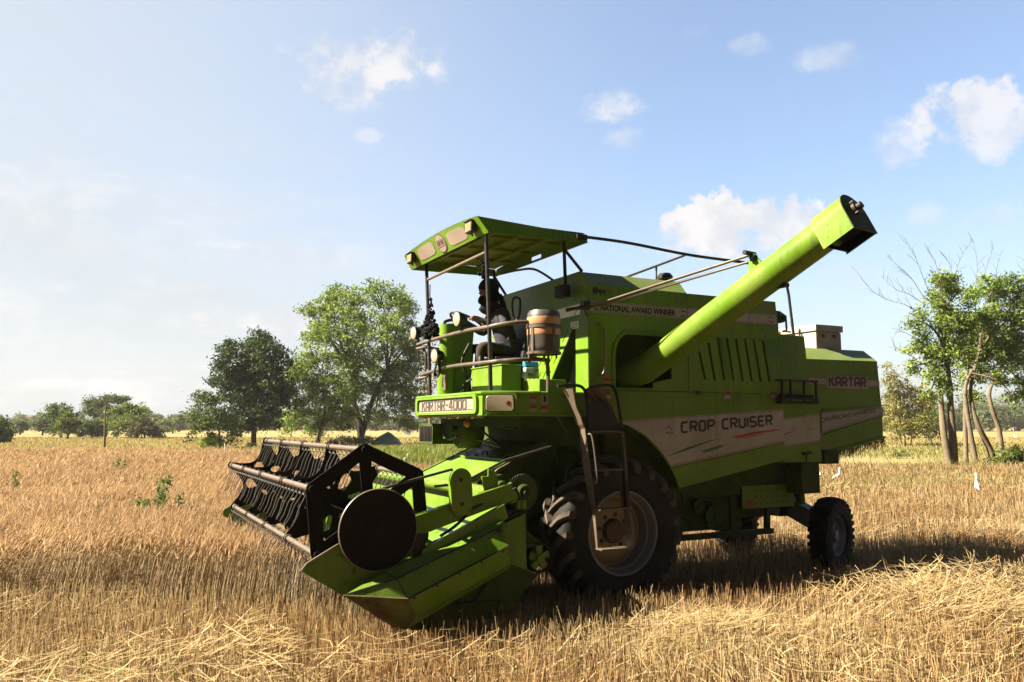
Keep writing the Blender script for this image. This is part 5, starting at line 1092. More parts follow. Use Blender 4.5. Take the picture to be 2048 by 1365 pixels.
def stalks(X, Y, hgt, lean, leandir, width, ear, c0, c1):
    n = len(X); base = np.stack([X, Y, np.full(n, -.05)], -1); h = hgt; d = np.stack([np.cos(leandir), np.sin(leandir), np.zeros(n)], -1) * (lean * h)[:, None]; up = np.array([0, 0, 1.])
    face = rng.random(n) * 6.283; t = rng.random(n); col = colr(n, c0, c1, t)
    if not ear:
        offs = [d * 0, d * .4 + up * (h * .5)[:, None], d + up * h[:, None]]; return [(base, offs, [width, width * .95, width * .85], face, col)]
    e = (.07 + .03 * rng.random(n)); offs = [d * 0, d * .25 + up * (h * .5)[:, None], d * .75 + up * (h * .88)[:, None], d * 1.0 + up * h[:, None]]
    stem = (base, offs, [width, width * .9, width * .7, width * .6], face, col)
    tip = base + offs[-1]; dr = d / np.maximum(h, .01)[:, None] * 1.6 + up * .62; dr += .18 * rng.standard_normal((n, 3)); dr /= np.linalg.norm(dr, axis=1)[:, None]
    eo = [dr * 0, dr * (e * .3)[:, None], dr * (e * .75)[:, None], dr * (e * 1.0)[:, None], dr * (e * 1.7)[:, None]]; ew = [width * .9, width * 2.9, width * 2.7, width * 1.3, width * .4]
    ec = np.clip(col * np.array([1.18, 1.10, 1.06]), 0, 1)
    return [stem, (tip, eo, ew, face, ec), (tip, eo, ew, face + 1.57, ec * .93)]
# standing wheat
X, Y = scatter(420000, 6.5, 40, -1.15, .66, 1.15); k_ = uncut(X, Y); X, Y = X[k_], Y[k_]; n = len(X)
thin = (wob(X, Y, 1.7, 2.) < -.93); X, Y = X[~thin], Y[~thin]; n = len(X)
h = (.60 + .07 * wob(X, Y, .9) + .05 * wob(X, Y, 2.7, .5)) * (1 + .10 * rng.standard_normal(n)); ln = .16 + .12 * wob(X, Y, .8, 1.) + .14 * rng.random(n); ldr = .2 + 1.0 * wob(X, Y, .6, 2.) + .7 * rng.standard_normal(n)
P = stalks(X, Y, h, ln, ldr, np.maximum(.0042, .00042 * Y) * (1 + .2 * rng.random(n)), True, (.275, .205, .118), (.50, .40, .25))
wheat = ribbons('wheat_crop', P, ST); tag(wheat, 'ripe golden wheat standing uncut ahead of the reel and beyond the machine', 'wheat', kind='stuff')
# stubble left by the cutter
def free(X, Y):
    return ~uncut(X, Y)
X, Y = scatter(430000, 3.9, 34, -1.15, 1.18, 1.25); xm, ym = to_m(X, Y)
k_ = free(X, Y); k_ &= ~((np.abs(np.abs(ym) - 1.175) < .22) & (xm < .35)) ; rows = np.sin((ym + .02 * np.sin(xm * 3)) * 2 * math.pi / .17); k_ &= (rows + 1.25 * rng.random(len(X)) * 1.7 > .45); X, Y, xm, ym = X[k_], Y[k_], xm[k_], ym[k_]; n = len(X)
tall = np.clip(.5 + .6 * wob(X, Y, .7, .3), 0, 1); h = (.245 + .12 * tall) * (1 + .16 * rng.standard_normal(n)); h *= np.where((ym < 2.1) & (ym > -2.2) & (xm < 2.6), .92, 1.0)
P = stalks(X, Y, np.maximum(h, .05), .10 + .16 * rng.random(n) ** 2, rng.random(n) * 6.283, np.maximum(.0048, .00045 * Y) * (1 + .3 * rng.random(n)), False, (.145, .092, .044), (.41, .315, .17))
ptc = np.clip(.5 + .55 * wob(X, Y, 1.5, 6.) + .35 * rng.standard_normal(n), 0, 1)[:, None]; P = [(p[0], p[1], p[2], p[3], np.clip(p[4] * ((1 - ptc) * np.array([.86, .72, .60]) + ptc * np.array([1.12, 1.16, 1.18])), .01, .8)) for p in P]
stub = ribbons('stubble', P, ST); tag(stub, 'cut wheat stubble in rows around and under the machine', 'stubble', kind='stuff')
# loose straw lying in swathes and heaps
def heapz(X, Y):
    z = .16 + .10 * np.clip(wob(X, Y, 1.3, 4.), -.8, 1)
    for (hx, hy, r, a) in HEAPS: z = z + a * np.exp(-((X - hx) ** 2 + ((Y - hy) * 1.1) ** 2) / (r * r))
    return z
HEAPS = []
for (px, py, Yd, r, a) in ((1990, 1200, 7.9, .8, .15), (1800, 1240, 7.4, .8, .07), (2040, 1300, 6.5, .6, .08), (1400, 1300, 6.5, .6, .13), (1640, 1310, 6.2, .8, .06)):
    q = at(px, py, Yd); HEAPS.append((q.x, q.y, r, a))
Xs, Ys = scatter(150000, 3.9, 24, -1.1, 1.15, 1.4); k_ = free(Xs, Ys); Xs, Ys = Xs[k_], Ys[k_]; prob = np.clip(.20 + .22 * np.clip(.5 * wob(Xs, Ys, .9, 8.) + .8 * wob(Xs, Ys, 2.6, 1.) + .15, 0, 1), 0, 1)
k_ = rng.random(len(Xs)) < prob; Xs, Ys = Xs[k_], Ys[k_]
for (hx, hy, r, a) in HEAPS:
    m_ = int(6500 * a * r / .15 * .5 + 300); Xs = np.concatenate([Xs, hx + r * .62 * rng.standard_normal(m_)]); Ys = np.concatenate([Ys, hy + r * .55 * rng.standard_normal(m_)])
xm, ym = to_m(Xs, Ys); k_ = (~((ym < 2.35) & (xm < 3.3) & (xm > -3.6) & (ym > -2.4))) & (~uncut(Xs, Ys)) & (Ys > 4); Xs, Ys = Xs[k_], Ys[k_]; n = len(Xs)
az = rng.random(n) * 6.283 ; swirl = wob(Xs, Ys, 1.1, 5.) * 1.6; az = np.where(rng.random(n) < .6, swirl + .5 * rng.standard_normal(n) + .3, az); el = .12 * rng.standard_normal(n) + .03; el = np.where(rng.random(n) < .14, .25 + .6 * rng.random(n), el)
L_ = .14 + .34 * rng.random(n) ** 1.5; d = np.stack([np.cos(az) * np.cos(el), np.sin(az) * np.cos(el), np.sin(el)], -1); bz = heapz(Xs, Ys) * (.45 + .75 * rng.random(n)) + .10 * (rng.random(n) < .4); base = np.stack([Xs, Ys, bz], -1); bend = np.stack([-np.sin(az), np.cos(az), .3 * np.ones(n)], -1) * (.06 * rng.standard_normal(n) * L_)[:, None]
wdt = np.maximum(.0050, .0005 * Ys) * (1 + .3 * rng.random(n)); cl = colr(n, (.28, .195, .08), (.60, .48, .27))
face = az + 1.57
offs = [-d * (L_ / 2)[:, None], bend, d * (L_ / 2)[:, None]]
loose = ribbons('loose_straw', [(base, offs, [wdt, wdt, wdt * .8], face, cl), (base + np.array([0, 0, .0012]), [o_ + np.array([0, 0, .002]) for o_ in offs], [wdt * .7] * 3, face + .9, cl * .92)], ST); tag(loose, 'loose cut straw lying in swathes and heaps on the stubble', 'straw', kind='stuff')
# low green weeds in the stubble and the weedy strip beyond it
def blades(X, Y, h, width, c0, c1, lean=.35):
    n = len(X); base = np.stack([X, Y, np.full(n, -.04)], -1); a = rng.random(n) * 6.283; d = np.stack([np.cos(a), np.sin(a), np.zeros(n)], -1) * (h * lean * (.4 + rng.random(n)))[:, None]; up = np.array([0, 0, 1.])
    return (base, [d * 0, d * .35 + up * (h * .6)[:, None], d + up * h[:, None]], [width, width * 1.1, width * .25], rng.random(n) * 6.283, colr(n, c0, c1))
pg = []
X, Y = scatter(60000, 20, 75, -.05, .80, 1.0); g_m = np.clip(.55 + .8 * wob(X, Y, .22, .7), 0, 1); k_ = (rng.random(len(X)) < g_m) & (Y > 21 + 3 * wob(X, Y, .3)) & ~uncut(X, Y); X, Y = X[k_], Y[k_]; n = len(X)
pg.append(blades(X, Y, (.22 + .22 * np.clip(wob(X, Y, .35, 2.), 0, 1)) * (.7 + .6 * rng.random(n)), np.maximum(.008, .0007 * Y), (.09, .11, .03), (.34, .29, .11), .5))
X, Y = scatter(26000, 34, 60, -.20, .10, 1.0); k_ = (wob(X, Y, .3, 1.) > -.3); X, Y = X[k_], Y[k_]; n = len(X); pg.append(blades(X, Y, .45 * (.5 + rng.random(n)), .0008 * Y, (.08, .13, .02), (.20, .22, .05)))
X, Y = scatter(2600, 4.5, 20, -.75, .80, 1.2); k_ = wob(X, Y, 2.2, 1.) > .45; X, Y = X[k_], Y[k_]; n = len(X); pg.append(blades(X, Y, .22 + .2 * rng.random(n), np.full(n, .008), (.06, .13, .015), (.16, .24, .03), .25))
grass = ribbons('wild_grass', pg, LF); tag(grass, 'weedy green grass in the strip behind the machine and scattered in the stubble', 'grass', kind='stuff')
# dry yellow field grass farther out
X, Y = scatter(100000, 36, 110, -.95, .95, 1.0); n = len(X); k_ = ~((X > -.05 * Y) & (Y < 62)); X, Y = X[k_], Y[k_]; n = len(X)
dry = ribbons('field_grass', [blades(X, Y, (.22 + .1 * rng.random(n)), .0009 * Y, (.26, .205, .075), (.34, .285, .12), .4)], ST); tag(dry, 'low yellowing crop covering the far field', 'field crop', kind='stuff')
# ================================================================== TREES AND PLANTS
BARK = mat('tree_bark', (.16, .115, .075), .9, .15, var=.3, vscale=6, bump=.5, bscale=25)
BARK2 = mat('pale_bark', (.135, .108, .072), .9, .15, var=.25, vscale=5, bump=.5, bscale=20)
BARKD = mat('dark_bark', (.045, .034, .026), .9, .15, var=.3, vscale=6, bump=.5, bscale=25)
def leaf_mesh(name, pts, size, nrm_up, c0, c1, parent, tone, droop=0.):
    n = len(pts); d = rng.standard_normal((n, 3)); d[:, 2] += nrm_up; d /= np.linalg.norm(d, axis=1)[:, None]
    a = rng.standard_normal((n, 3)); a[:, 2] -= droop; a -= d * (a * d).sum(1)[:, None]; a /= np.linalg.norm(a, axis=1)[:, None]; s = np.cross(d, a)
    L_ = size * (.6 + .8 * rng.random(n))[:, None]; W_ = L_ * (.34 + .2 * rng.random(n))[:, None]
    v = np.stack([pts - a * L_ * .5, pts + s * W_ * .5 + a * L_ * .05, pts + a * L_ * .5 + d * L_ * .08, pts - s * W_ * .5 + a * L_ * .05], 1).reshape(-1, 3).astype(np.float32)
    F = np.arange(n * 4, dtype=np.int32).reshape(-1, 4); t = np.clip(tone + .22 * rng.standard_normal(n), 0, 1); C = np.repeat(np.concatenate([colr(n, c0, c1, t, .10), np.ones((n, 1))], -1), 4, 0).astype(np.float32)
    me = bpy.data.meshes.new(name); me.vertices.add(n * 4); me.vertices.foreach_set('co', v.ravel()); me.loops.add(n * 4); me.loops.foreach_set('vertex_index', F.ravel()); me.polygons.add(n)
    me.polygons.foreach_set('loop_start', np.arange(0, n * 4, 4, dtype=np.int32)); me.polygons.foreach_set('loop_total', np.full(n, 4, np.int32))
    ca = me.color_attributes.new('Col', 'FLOAT_COLOR', 'POINT'); ca.data.foreach_set('color', C.ravel()); me.update(); me.validate(); me.materials.append(LF)
    o = bpy.data.objects.new(name, me); COL.objects.link(o); o.parent = parent; return o
def tree(name, base_px, Y, blobs, label, cat='tree', leaf=.2, dens=1.0, c0=(.03, .06, .012), c1=(.10, .16, .03), trunk_r=.25, stems=None, bark=None, droop=.3, cl=.6, bare=None, group=None, depth=.75, base_z=None, limbs=True, seed=1):
    """crown built from the masses seen in the photograph, each given its own distance and depth"""
    global rng
    rng = np.random.default_rng(seed * 101 + 5); rr = random.Random(seed)
    bpt = at(base_px[0], base_px[1], Y); bpt.z = 0.
    t = bpy.data.objects.new(name, None); COL.objects.link(t); t.location = bpt; tag(t, label, cat, group)
    k = Y / F_PX; pts = []; tone = []; cents = []
    Rt = max(b_[2] for b_ in blobs) * k
    span = (max(b_[0] + b_[2] for b_ in blobs) - min(b_[0] - b_[2] for b_ in blobs)) * k
    for bi, b_ in enumerate(blobs):
        bx, by, rx, ry = b_[:4]; dd = (rr.uniform(-1, 1)) * span * .22 * depth
        c = at(bx, by, Y + dd); sc_ = (Y + dd) / Y; ax_, az_ = rx * k * sc_, ry * k * sc_; ay_ = min(ax_, az_) * 1.0 + .25 * abs(ax_ - az_); cents.append((c, ax_, ay_, az_))
        ncl = max(6, int(1.5 * (ax_ * ay_ + ay_ * az_ + ax_ * az_) / (cl * cl) * 1.6)); nl = int(max(12, dens * 21 * (cl / leaf) ** 2 * .34))
        for i in range(ncl):
            u = rng.standard_normal(3); u /= np.linalg.norm(u); r_ = rng.random() ** .42 * rng.uniform(.8, 1.18)
            cc = np.array([c.x + u[0] * ax_ * r_, c.y + u[1] * ay_ * r_, c.z + u[2] * az_ * r_])
            nl2 = max(6, int(nl * rng.uniform(.35, 1.5))); q = rng.standard_normal((nl2, 3)) * cl * np.array([.46, .46, .30]) * rng.uniform(.7, 1.25); q[:, 2] -= droop * .25 * (q[:, 0] ** 2 + q[:, 1] ** 2) / cl
            pts.append(cc + q); tone.append(np.full(nl2, np.clip(.5 + .28 * rng.standard_normal(), 0, 1)))
    pts = np.concatenate(pts); tone = np.concatenate(tone); keep = pts[:, 2] > .1; pts, tone = pts[keep], tone[keep]
    pts -= np.array(bpt)
    b = MB(); stems = stems or [[(base_px[0], base_px[1]), (blobs[0][0] * .3 + base_px[0] * .7, base_px[1] * .6 + blobs[0][1] * .4)]]
    tops = []
    for si, st_ in enumerate(stems):
        P = []
        for i, (px, py) in enumerate(st_):
            q = at(px, py, Y + (0 if i == 0 else rr.uniform(-.15, .15) * span * .3)); 
            if i == 0: q.z = -.1
            P.append(q - bpt)
        P = smooth_path(P, 4); m_ = len(P); r0 = trunk_r if si == 0 else trunk_r * .8
        b.tube(P, [r0 * (1.25 if i == 0 else 1) * (1 - .62 * i / (m_ - 1)) for i in range(m_)], 8); tops.append((P[-1], r0 * .5, P))
    if limbs:
        for (c, ax_, ay_, az_) in cents:
            tgt = c - bpt; s0, r0, P = min(tops, key=lambda q: (q[0] - tgt).length); start = P[rr.randint(max(0, len(P) - 3), len(P) - 1)]
            mid = start.lerp(tgt, .5) + Vector((rr.gauss(0, .08), rr.gauss(0, .08), .10)) * (tgt - start).length
            pth = smooth_path([start, mid, tgt], 4); b.tube(pth, [max(.015, r0 * .8 * (1 - .75 * i / (len(pth) - 1))) for i in range(len(pth))], 5)
            for j in range(5):
                e_ = tgt + Vector((rr.uniform(-1, 1) * ax_, rr.uniform(-1, 1) * ay_, rr.uniform(-.7, 1) * az_)) * .85; m2 = tgt.lerp(e_, .5) + Vector((0, 0, .1 * az_)); b.tube([mid.lerp(tgt, .6), m2, e_], [max(.012, r0 * .3), .01 + r0 * .12, .008], 4)
    if bare:
        for pth in bare:
            P = smooth_path([at(px, py, Y + rr.uniform(-.3, .3)) - bpt for px, py in pth], 4); m_ = len(P); b.tube(P, [max(.005, .016 * (1 - .85 * i / (m_ - 1))) for i in range(m_)], 5)
            for i in range(2, m_ - 1):
                for _ in range(1):
                    dv = (P[i + 1] - P[i]).normalized(); side = Vector((rr.gauss(0, 1), rr.gauss(0, 1), rr.gauss(.4, 1))).normalized(); e_ = P[i] + (dv * .6 + side * .7) * rr.uniform(.25, .7)
                    m2 = P[i].lerp(e_, .5) + Vector((0, 0, .05)); b.tube([P[i], m2, e_], [.008, .006, .004], 4)
                    if rr.random() < .6: b.tube([m2, m2 + (dv * .3 + side + Vector((0, 0, .5))) * .22], [.005, .003], 3)
    b.build('trunk', bark or BARK, t, angle=60)
    leaf_mesh('crown', pts, leaf, .35, c0, c1, t, tone, droop); return t

G1 = dict(c0=(.055, .105, .015), c1=(.25, .34, .075)); GD = dict(c0=(.010, .026, .007), c1=(.050, .085, .020)); GM = dict(c0=(.03, .055, .015), c1=(.11, .155, .045)); GH = dict(c0=(.04, .06, .026), c1=(.105, .135, .056)); GY_ = dict(c0=(.10, .105, .02), c1=(.26, .24, .06))
tree('large_tree', (722, 893), 71, [(705, 605, 48, 32), (760, 590, 52, 30), (800, 622, 38, 42), (655, 625, 42, 30), (618, 620, 22, 16), (690, 660, 60, 42), (765, 660, 60, 45), (815, 690, 34, 46), (640, 668, 38, 30), (705, 715, 55, 42), (780, 735, 52, 50), (815, 770, 36, 46), (745, 775, 52, 42), (700, 765, 36, 40), (828, 812, 28, 26), (790, 818, 36, 24), (670, 590, 25, 20), (690, 820, 30, 26), (750, 830, 40, 20), (815, 845, 24, 18), (830, 720, 20, 40)],
     'tallest leafy green tree in the middle of the field, left of the cab', leaf=.25, dens=1.05, trunk_r=.36, stems=[[(722, 893), (720, 850), (708, 800), (715, 740)], [(718, 845), (745, 800), (775, 740)]], bark=BARKD, cl=.62, seed=3, **G1)
tree('spreading_tree', (637, 886), 68, [(625, 712, 38, 26), (590, 745, 42, 34), (640, 755, 50, 44), (572, 785, 30, 30), (615, 800, 48, 36), (665, 800, 38, 44), (655, 838, 36, 26), (600, 832, 26, 20), (555, 775, 16, 14), (690, 835, 22, 26), (580, 845, 20, 22), (630, 860, 26, 14)],
     'lighter green low tree leaning out between the dark tree and the tallest tree', leaf=.22, dens=.95, trunk_r=.18, stems=[[(634, 888), (640, 865), (650, 820), (645, 770)]], bark=BARKD, cl=.65, seed=4, c0=(.065, .115, .015), c1=(.26, .35, .07))
tree('sparse_tree', (862, 880), 76, [(850, 665, 16, 22), (866, 700, 18, 30), (845, 725, 16, 26), (868, 755, 18, 26), (850, 780, 18, 22)], 'thin tree with sparse yellowing leaves behind the front platform rail', leaf=.24, dens=.35, trunk_r=.16, stems=[[(862, 880), (858, 800), (850, 740), (858, 690)]], cl=.6, seed=5, c0=(.06, .08, .015), c1=(.26, .19, .04))
tree('dark_tree', (507, 897), 64, [(515, 680, 24, 22), (488, 702, 36, 26), (540, 702, 34, 28), (458, 698, 20, 17), (448, 738, 26, 30), (500, 742, 54, 42), (552, 742, 30, 38), (470, 785, 40, 38), (522, 790, 52, 42), (562, 790, 26, 36), (478, 832, 36, 28), (532, 835, 36, 24), (436, 762, 18, 20), (495, 860, 18, 14)],
     'dark dense tree with a straight trunk, right of the bright bush', leaf=.25, dens=1.45, trunk_r=.24, stems=[[(507, 897), (508, 850), (510, 790), (508, 730)]], bark=BARKD, cl=.6, seed=6, **GD)
tree('small_tree', (432, 892), 60, [(400, 795, 20, 14), (425, 800, 24, 18), (392, 825, 18, 22), (432, 835, 34, 28), (410, 855, 22, 18), (458, 855, 28, 22), (384, 868, 7, 18), (462, 880, 6, 14)], 'small ragged tree hanging to the ground at the left of the dark tree', leaf=.22, dens=.9, trunk_r=.10, stems=[[(440, 893), (438, 860), (430, 825)]], bark=BARKD, cl=.5, seed=7, c0=(.022, .045, .010), c1=(.085, .13, .025))
tree('bush', (423, 897), 60, [(423, 880, 20, 13), (412, 886, 12, 9), (436, 886, 12, 9), (423, 872, 12, 8)], 'bright yellow-green rounded bush at the foot of the ragged small tree', 'bush', leaf=.16, dens=1.3, trunk_r=.04, stems=[[(423, 897), (423, 885)]], cl=.3, seed=8, c0=(.09, .16, .012), c1=(.22, .33, .035))
tree('bush', (520, 893), 62, [(540, 886, 9, 7), (530, 889, 8, 5), (497, 890, 6, 4)], 'low dark bush right of the straight trunk', 'bush', leaf=.14, dens=1.0, trunk_r=.03, stems=[[(532, 894), (535, 888)]], cl=.25, seed=9, **GD)
# far left group
far_trees = [
 ('round_tree', (122, 880), 104, [(122, 818, 26, 13), (108, 828, 16, 14), (140, 832, 18, 14), (122, 840, 24, 18), (112, 858, 14, 16)], 'dense dark round-topped tree in the far left group', GM, .30, .6),
 ('round_tree', (136, 881), 96, [(134, 836, 16, 10), (126, 850, 14, 14), (146, 850, 15, 14), (136, 862, 16, 10)], 'paler small round tree in front of the dense dark one', dict(c0=(.05, .075, .015), c1=(.15, .19, .045)), .26, .5),
 ('flat_tree', (212, 880), 112, [(195, 805, 30, 9), (225, 797, 30, 8), (245, 800, 18, 6), (205, 816, 36, 9), (180, 822, 18, 8), (215, 830, 34, 9)], 'flat-topped feathery grey-green thorn tree behind the bare pole', GH, .26, .6),
 ('broad_tree', (262, 880), 104, [(262, 818, 34, 12), (240, 835, 26, 18), (284, 832, 26, 18), (262, 848, 36, 18), (232, 858, 18, 14)], 'light green broad tree right of the bare pole', dict(c0=(.06, .09, .015), c1=(.16, .21, .045)), .30, .6),
 ('thorn_bush', (290, 881), 100, [(285, 850, 24, 14), (305, 860, 18, 14), (270, 862, 18, 14), (318, 868, 14, 9)], 'brownish dark thorn bush in front of the light green broad tree', dict(c0=(.035, .035, .015), c1=(.10, .095, .03)), .24, .5),
 ('undergrowth_bush', (185, 876), 108, [(175, 855, 24, 16), (200, 850, 26, 18), (195, 866, 30, 8), (160, 862, 14, 12)], 'low mid-green bush under the flat-topped thorn tree', GM, .28, .5),
 ('edge_tree', (4, 893), 76, [(2, 850, 16, 14), (-8, 865, 22, 16), (10, 868, 12, 14), (0, 882, 20, 9)], 'dark bushy tree cut off by the picture edge at the far side of the wheat', GD, .26, .55),
 ('hazy_tree', (40, 868), 150, [(42, 846, 14, 9), (30, 852, 12, 9), (54, 853, 12, 8), (42, 860, 12, 6)], 'small brownish hazy tree before the white houses', GH, .36, .8),
 ('hazy_tree', (85, 868), 140, [(85, 840, 14, 9), (74, 850, 14, 10), (96, 850, 12, 10), (86, 860, 14, 6)], 'grey-green hazy tree just right of the larger white house', GH, .34, .8),
 ('hazy_tree', (345, 868), 170, [(350, 838, 22, 9), (330, 846, 16, 9), (366, 842, 14, 10), (345, 855, 26, 8)], 'pale hazy tree showing left of the ragged small tree', dict(c0=(.06, .085, .03), c1=(.14, .18, .07)), .40, .9)]
for i, (nm, bp_, Yd, bl, lab, gcol, lf, c_) in enumerate(far_trees):
    tree(nm, bp_, Yd, bl, lab, 'bush' if 'bush' in nm else 'tree', leaf=lf * 1.1, dens=1.9, trunk_r=.18, cl=c_, seed=20 + i, bark=BARKD, group=None, **gcol)
b = MB(); pb0 = at(209, 895, 60); pb0.z = 0; t = bpy.data.objects.new('bare_pole_tree', None); COL.objects.link(t); t.location = pb0; tag(t, 'thin bare pole-like trunk standing alone in the wheat', 'bare tree')
pp = [at(209, 895, 60), at(210, 870, 60), at(210, 830, 60), at(213, 805, 60)]; pp[0].z = -.1; b.tube([q - pb0 for q in pp], [.10, .085, .06, .03], 7)
for (a_, c_) in (((213, 805), (208, 790)), ((213, 805), (217, 786)), ((211, 815), (203, 808)), ((211, 822), (220, 812))): b.tube([at(*a_, 60) - pb0, at(*c_, 60) - pb0], [.025, .01], 5)
b.build('trunk', BARK2, t)
# right-hand group
sh_ = dict(leaf=.13, dens=1.15, cl=.36, droop=.5, bark=BARK2)
tree('forked_tree', (1908, 940), 33, [(1872, 604, 34, 22), (1905, 585, 34, 18), (1838, 640, 18, 22), (1880, 655, 46, 36), (1922, 640, 30, 36), (1850, 705, 36, 36), (1900, 715, 42, 34), (1872, 752, 34, 18), (1828, 735, 12, 14), (1925, 690, 22, 36), (1890, 562, 42, 16), (1858, 790, 20, 12), (1900, 775, 26, 12)],
     'forked pale trunk under a green crown topped by bare twigs, nearest the machine', trunk_r=.20, stems=[[(1908, 942), (1906, 890), (1902, 830), (1898, 760), (1890, 700)], [(1900, 905), (1888, 870), (1883, 820), (1880, 770), (1868, 720)]], seed=40, c0=(.06, .11, .015), c1=(.26, .34, .065),
     bare=[[(1850, 640), (1815, 612), (1775, 600), (1745, 582), (1722, 556)], [(1850, 610), (1820, 590), (1790, 578), (1762, 552)], [(1850, 600), (1825, 560), (1800, 535), (1772, 512)], [(1860, 590), (1840, 540), (1825, 500), (1805, 482)], [(1880, 580), (1872, 530), (1850, 495)], [(1905, 575), (1900, 530), (1880, 505)], [(1850, 690), (1815, 668), (1790, 662)], [(1835, 720), (1800, 700), (1785, 690)], [(1905, 570), (1920, 520), (1945, 480)]], **sh_)
tree('slim_tree', (1932, 930), 35.5, [(1950, 590, 26, 22), (1945, 650, 34, 36), (1950, 705, 34, 34), (1932, 752, 26, 18), (1965, 745, 26, 20), (1945, 790, 16, 12)], 'slim straight trunk in the middle of the clump of four', trunk_r=.12, stems=[[(1932, 932), (1931, 870), (1930, 800), (1938, 720)]], seed=41, c0=(.06, .11, .015), c1=(.26, .34, .065), bare=[[(1950, 580), (1955, 530), (1945, 478)], [(1960, 580), (1975, 530), (1988, 495)]], **sh_)
tree('leaning_tree', (1990, 920), 34.5, [(1990, 585, 40, 24), (1978, 640, 34, 36), (2020, 635, 38, 36), (2040, 585, 22, 26), (1985, 700, 32, 36), (2025, 705, 36, 42), (2045, 770, 22, 24), (2060, 650, 30, 50), (2000, 755, 26, 16), (2000, 562, 46, 16), (2030, 800, 20, 18)], 'leaning crooked trunk carrying a broad crown, ivy at its foot', trunk_r=.15, stems=[[(1992, 925), (1978, 895), (1958, 855), (1945, 815), (1942, 770), (1960, 700)], [(1948, 830), (1930, 790), (1945, 740)]], seed=42, c0=(.05, .10, .015), c1=(.22, .30, .055), bare=[[(1990, 575), (1995, 530), (2005, 500)], [(2040, 575), (2046, 545), (2052, 520)]], **sh_)
tree('bent_tree', (2002, 905), 38, [(2040, 700, 36, 44), (2050, 600, 30, 30), (1995, 680, 30, 36), (2075, 700, 30, 60), (2055, 790, 24, 20)], 'darker bent trunk at the back of the clump, last toward the picture edge', trunk_r=.14, stems=[[(2004, 905), (1998, 860), (1985, 820), (1980, 780), (2010, 720)]], seed=43, c0=(.04, .08, .015), c1=(.16, .22, .05), **sh_)
tree('yellow_thicket', (1812, 892), 66, [(1790, 768, 24, 26), (1812, 800, 36, 34), (1780, 815, 18, 40), (1836, 800, 26, 34), (1815, 850, 36, 30), (1790, 860, 22, 22), (1845, 845, 22, 26), (1775, 745, 12, 16)], 'tall yellowish thicket of thin stems behind the machine\'s tail', 'thicket', leaf=.22, dens=.8, trunk_r=.06, stems=[[(1812, 893), (1805, 840), (1795, 780)], [(1820, 893), (1830, 830), (1838, 790)], [(1806, 893), (1790, 830), (1778, 760)]], cl=.55, seed=44, droop=.8, **GY_)
tree('green_shrub', (1862, 885), 70, [(1862, 838, 24, 22), (1850, 862, 26, 18), (1880, 860, 20, 20)], 'dark green shrub between the yellow thicket and the forked trunk', 'shrub', leaf=.24, dens=.9, trunk_r=.06, cl=.5, seed=45, **GM)
tree('bush', (1795, 935), 44, [(1795, 915, 22, 12), (1780, 922, 14, 9), (1812, 922, 14, 9)], 'low olive bush in the weedy strip behind the machine', 'bush', leaf=.13, dens=.9, trunk_r=.03, cl=.28, seed=46, stems=[[(1795, 935), (1795, 920)]], c0=(.045, .07, .012), c1=(.13, .17, .035))
tree('bush', (2022, 945), 33, [(2018, 905, 22, 16), (2042, 915, 22, 18), (2000, 922, 16, 13), (2028, 930, 26, 13)], 'leafy green bush at the foot of the leaning crooked trunk', 'bush', leaf=.12, dens=.95, trunk_r=.03, cl=.28, seed=47, stems=[[(2022, 945), (2022, 915)]], c0=(.045, .085, .012), c1=(.15, .21, .035))
tree('bush', (715, 897), 66, [(690, 880, 26, 9), (735, 882, 22, 10), (665, 886, 16, 7), (712, 884, 20, 9)], 'weedy undergrowth bush around the foot of the tallest tree', 'bush', leaf=.17, dens=.9, trunk_r=.03, cl=.3, seed=48, stems=[[(715, 897), (712, 885)]], c0=(.05, .08, .015), c1=(.14, .18, .04))
# far belt of trees closing the fields
def belt(name, label, px0, px1, Yd, hmin, hmax, seed, c0, c1, leaf):
    global rng
    rng = np.random.default_rng(seed); pts = []; tone = []; x = px0
    while x < px1:
        h_ = rng.uniform(hmin, hmax); wpx = rng.uniform(10, 22); c = at(x, 852, Yd * rng.uniform(.94, 1.06)); r_ = wpx * Yd / F_PX
        for i in range(18):
            u = rng.standard_normal(3); u /= np.linalg.norm(u); u *= rng.random() ** .4; cc = np.array([c.x + u[0] * r_, c.y + u[1] * r_, h_ * .5 + u[2] * h_ * .48]); pts.append(cc + rng.standard_normal((46, 3)) * h_ * .10); tone.append(np.full(46, .5 + .25 * rng.standard_normal()))
        x += wpx * .8
    pts = np.concatenate(pts); k_ = pts[:, 2] > 0; o = leaf_mesh(name, pts[k_], leaf, .3, c0, c1, None, np.concatenate(tone)[k_]); tag(o, label, 'far trees', kind='stuff')
belt('far_trees', 'distant belt of trees along the horizon left of and behind the cab', -150, 930, 260, 2.5, 6.5, 71, (.045, .065, .03), (.11, .14, .06), .9)
belt('far_trees', 'distant belt of hazy trees behind the tail of the machine', 1690, 2300, 230, 5, 11, 72, (.045, .065, .025), (.12, .15, .055), .9)
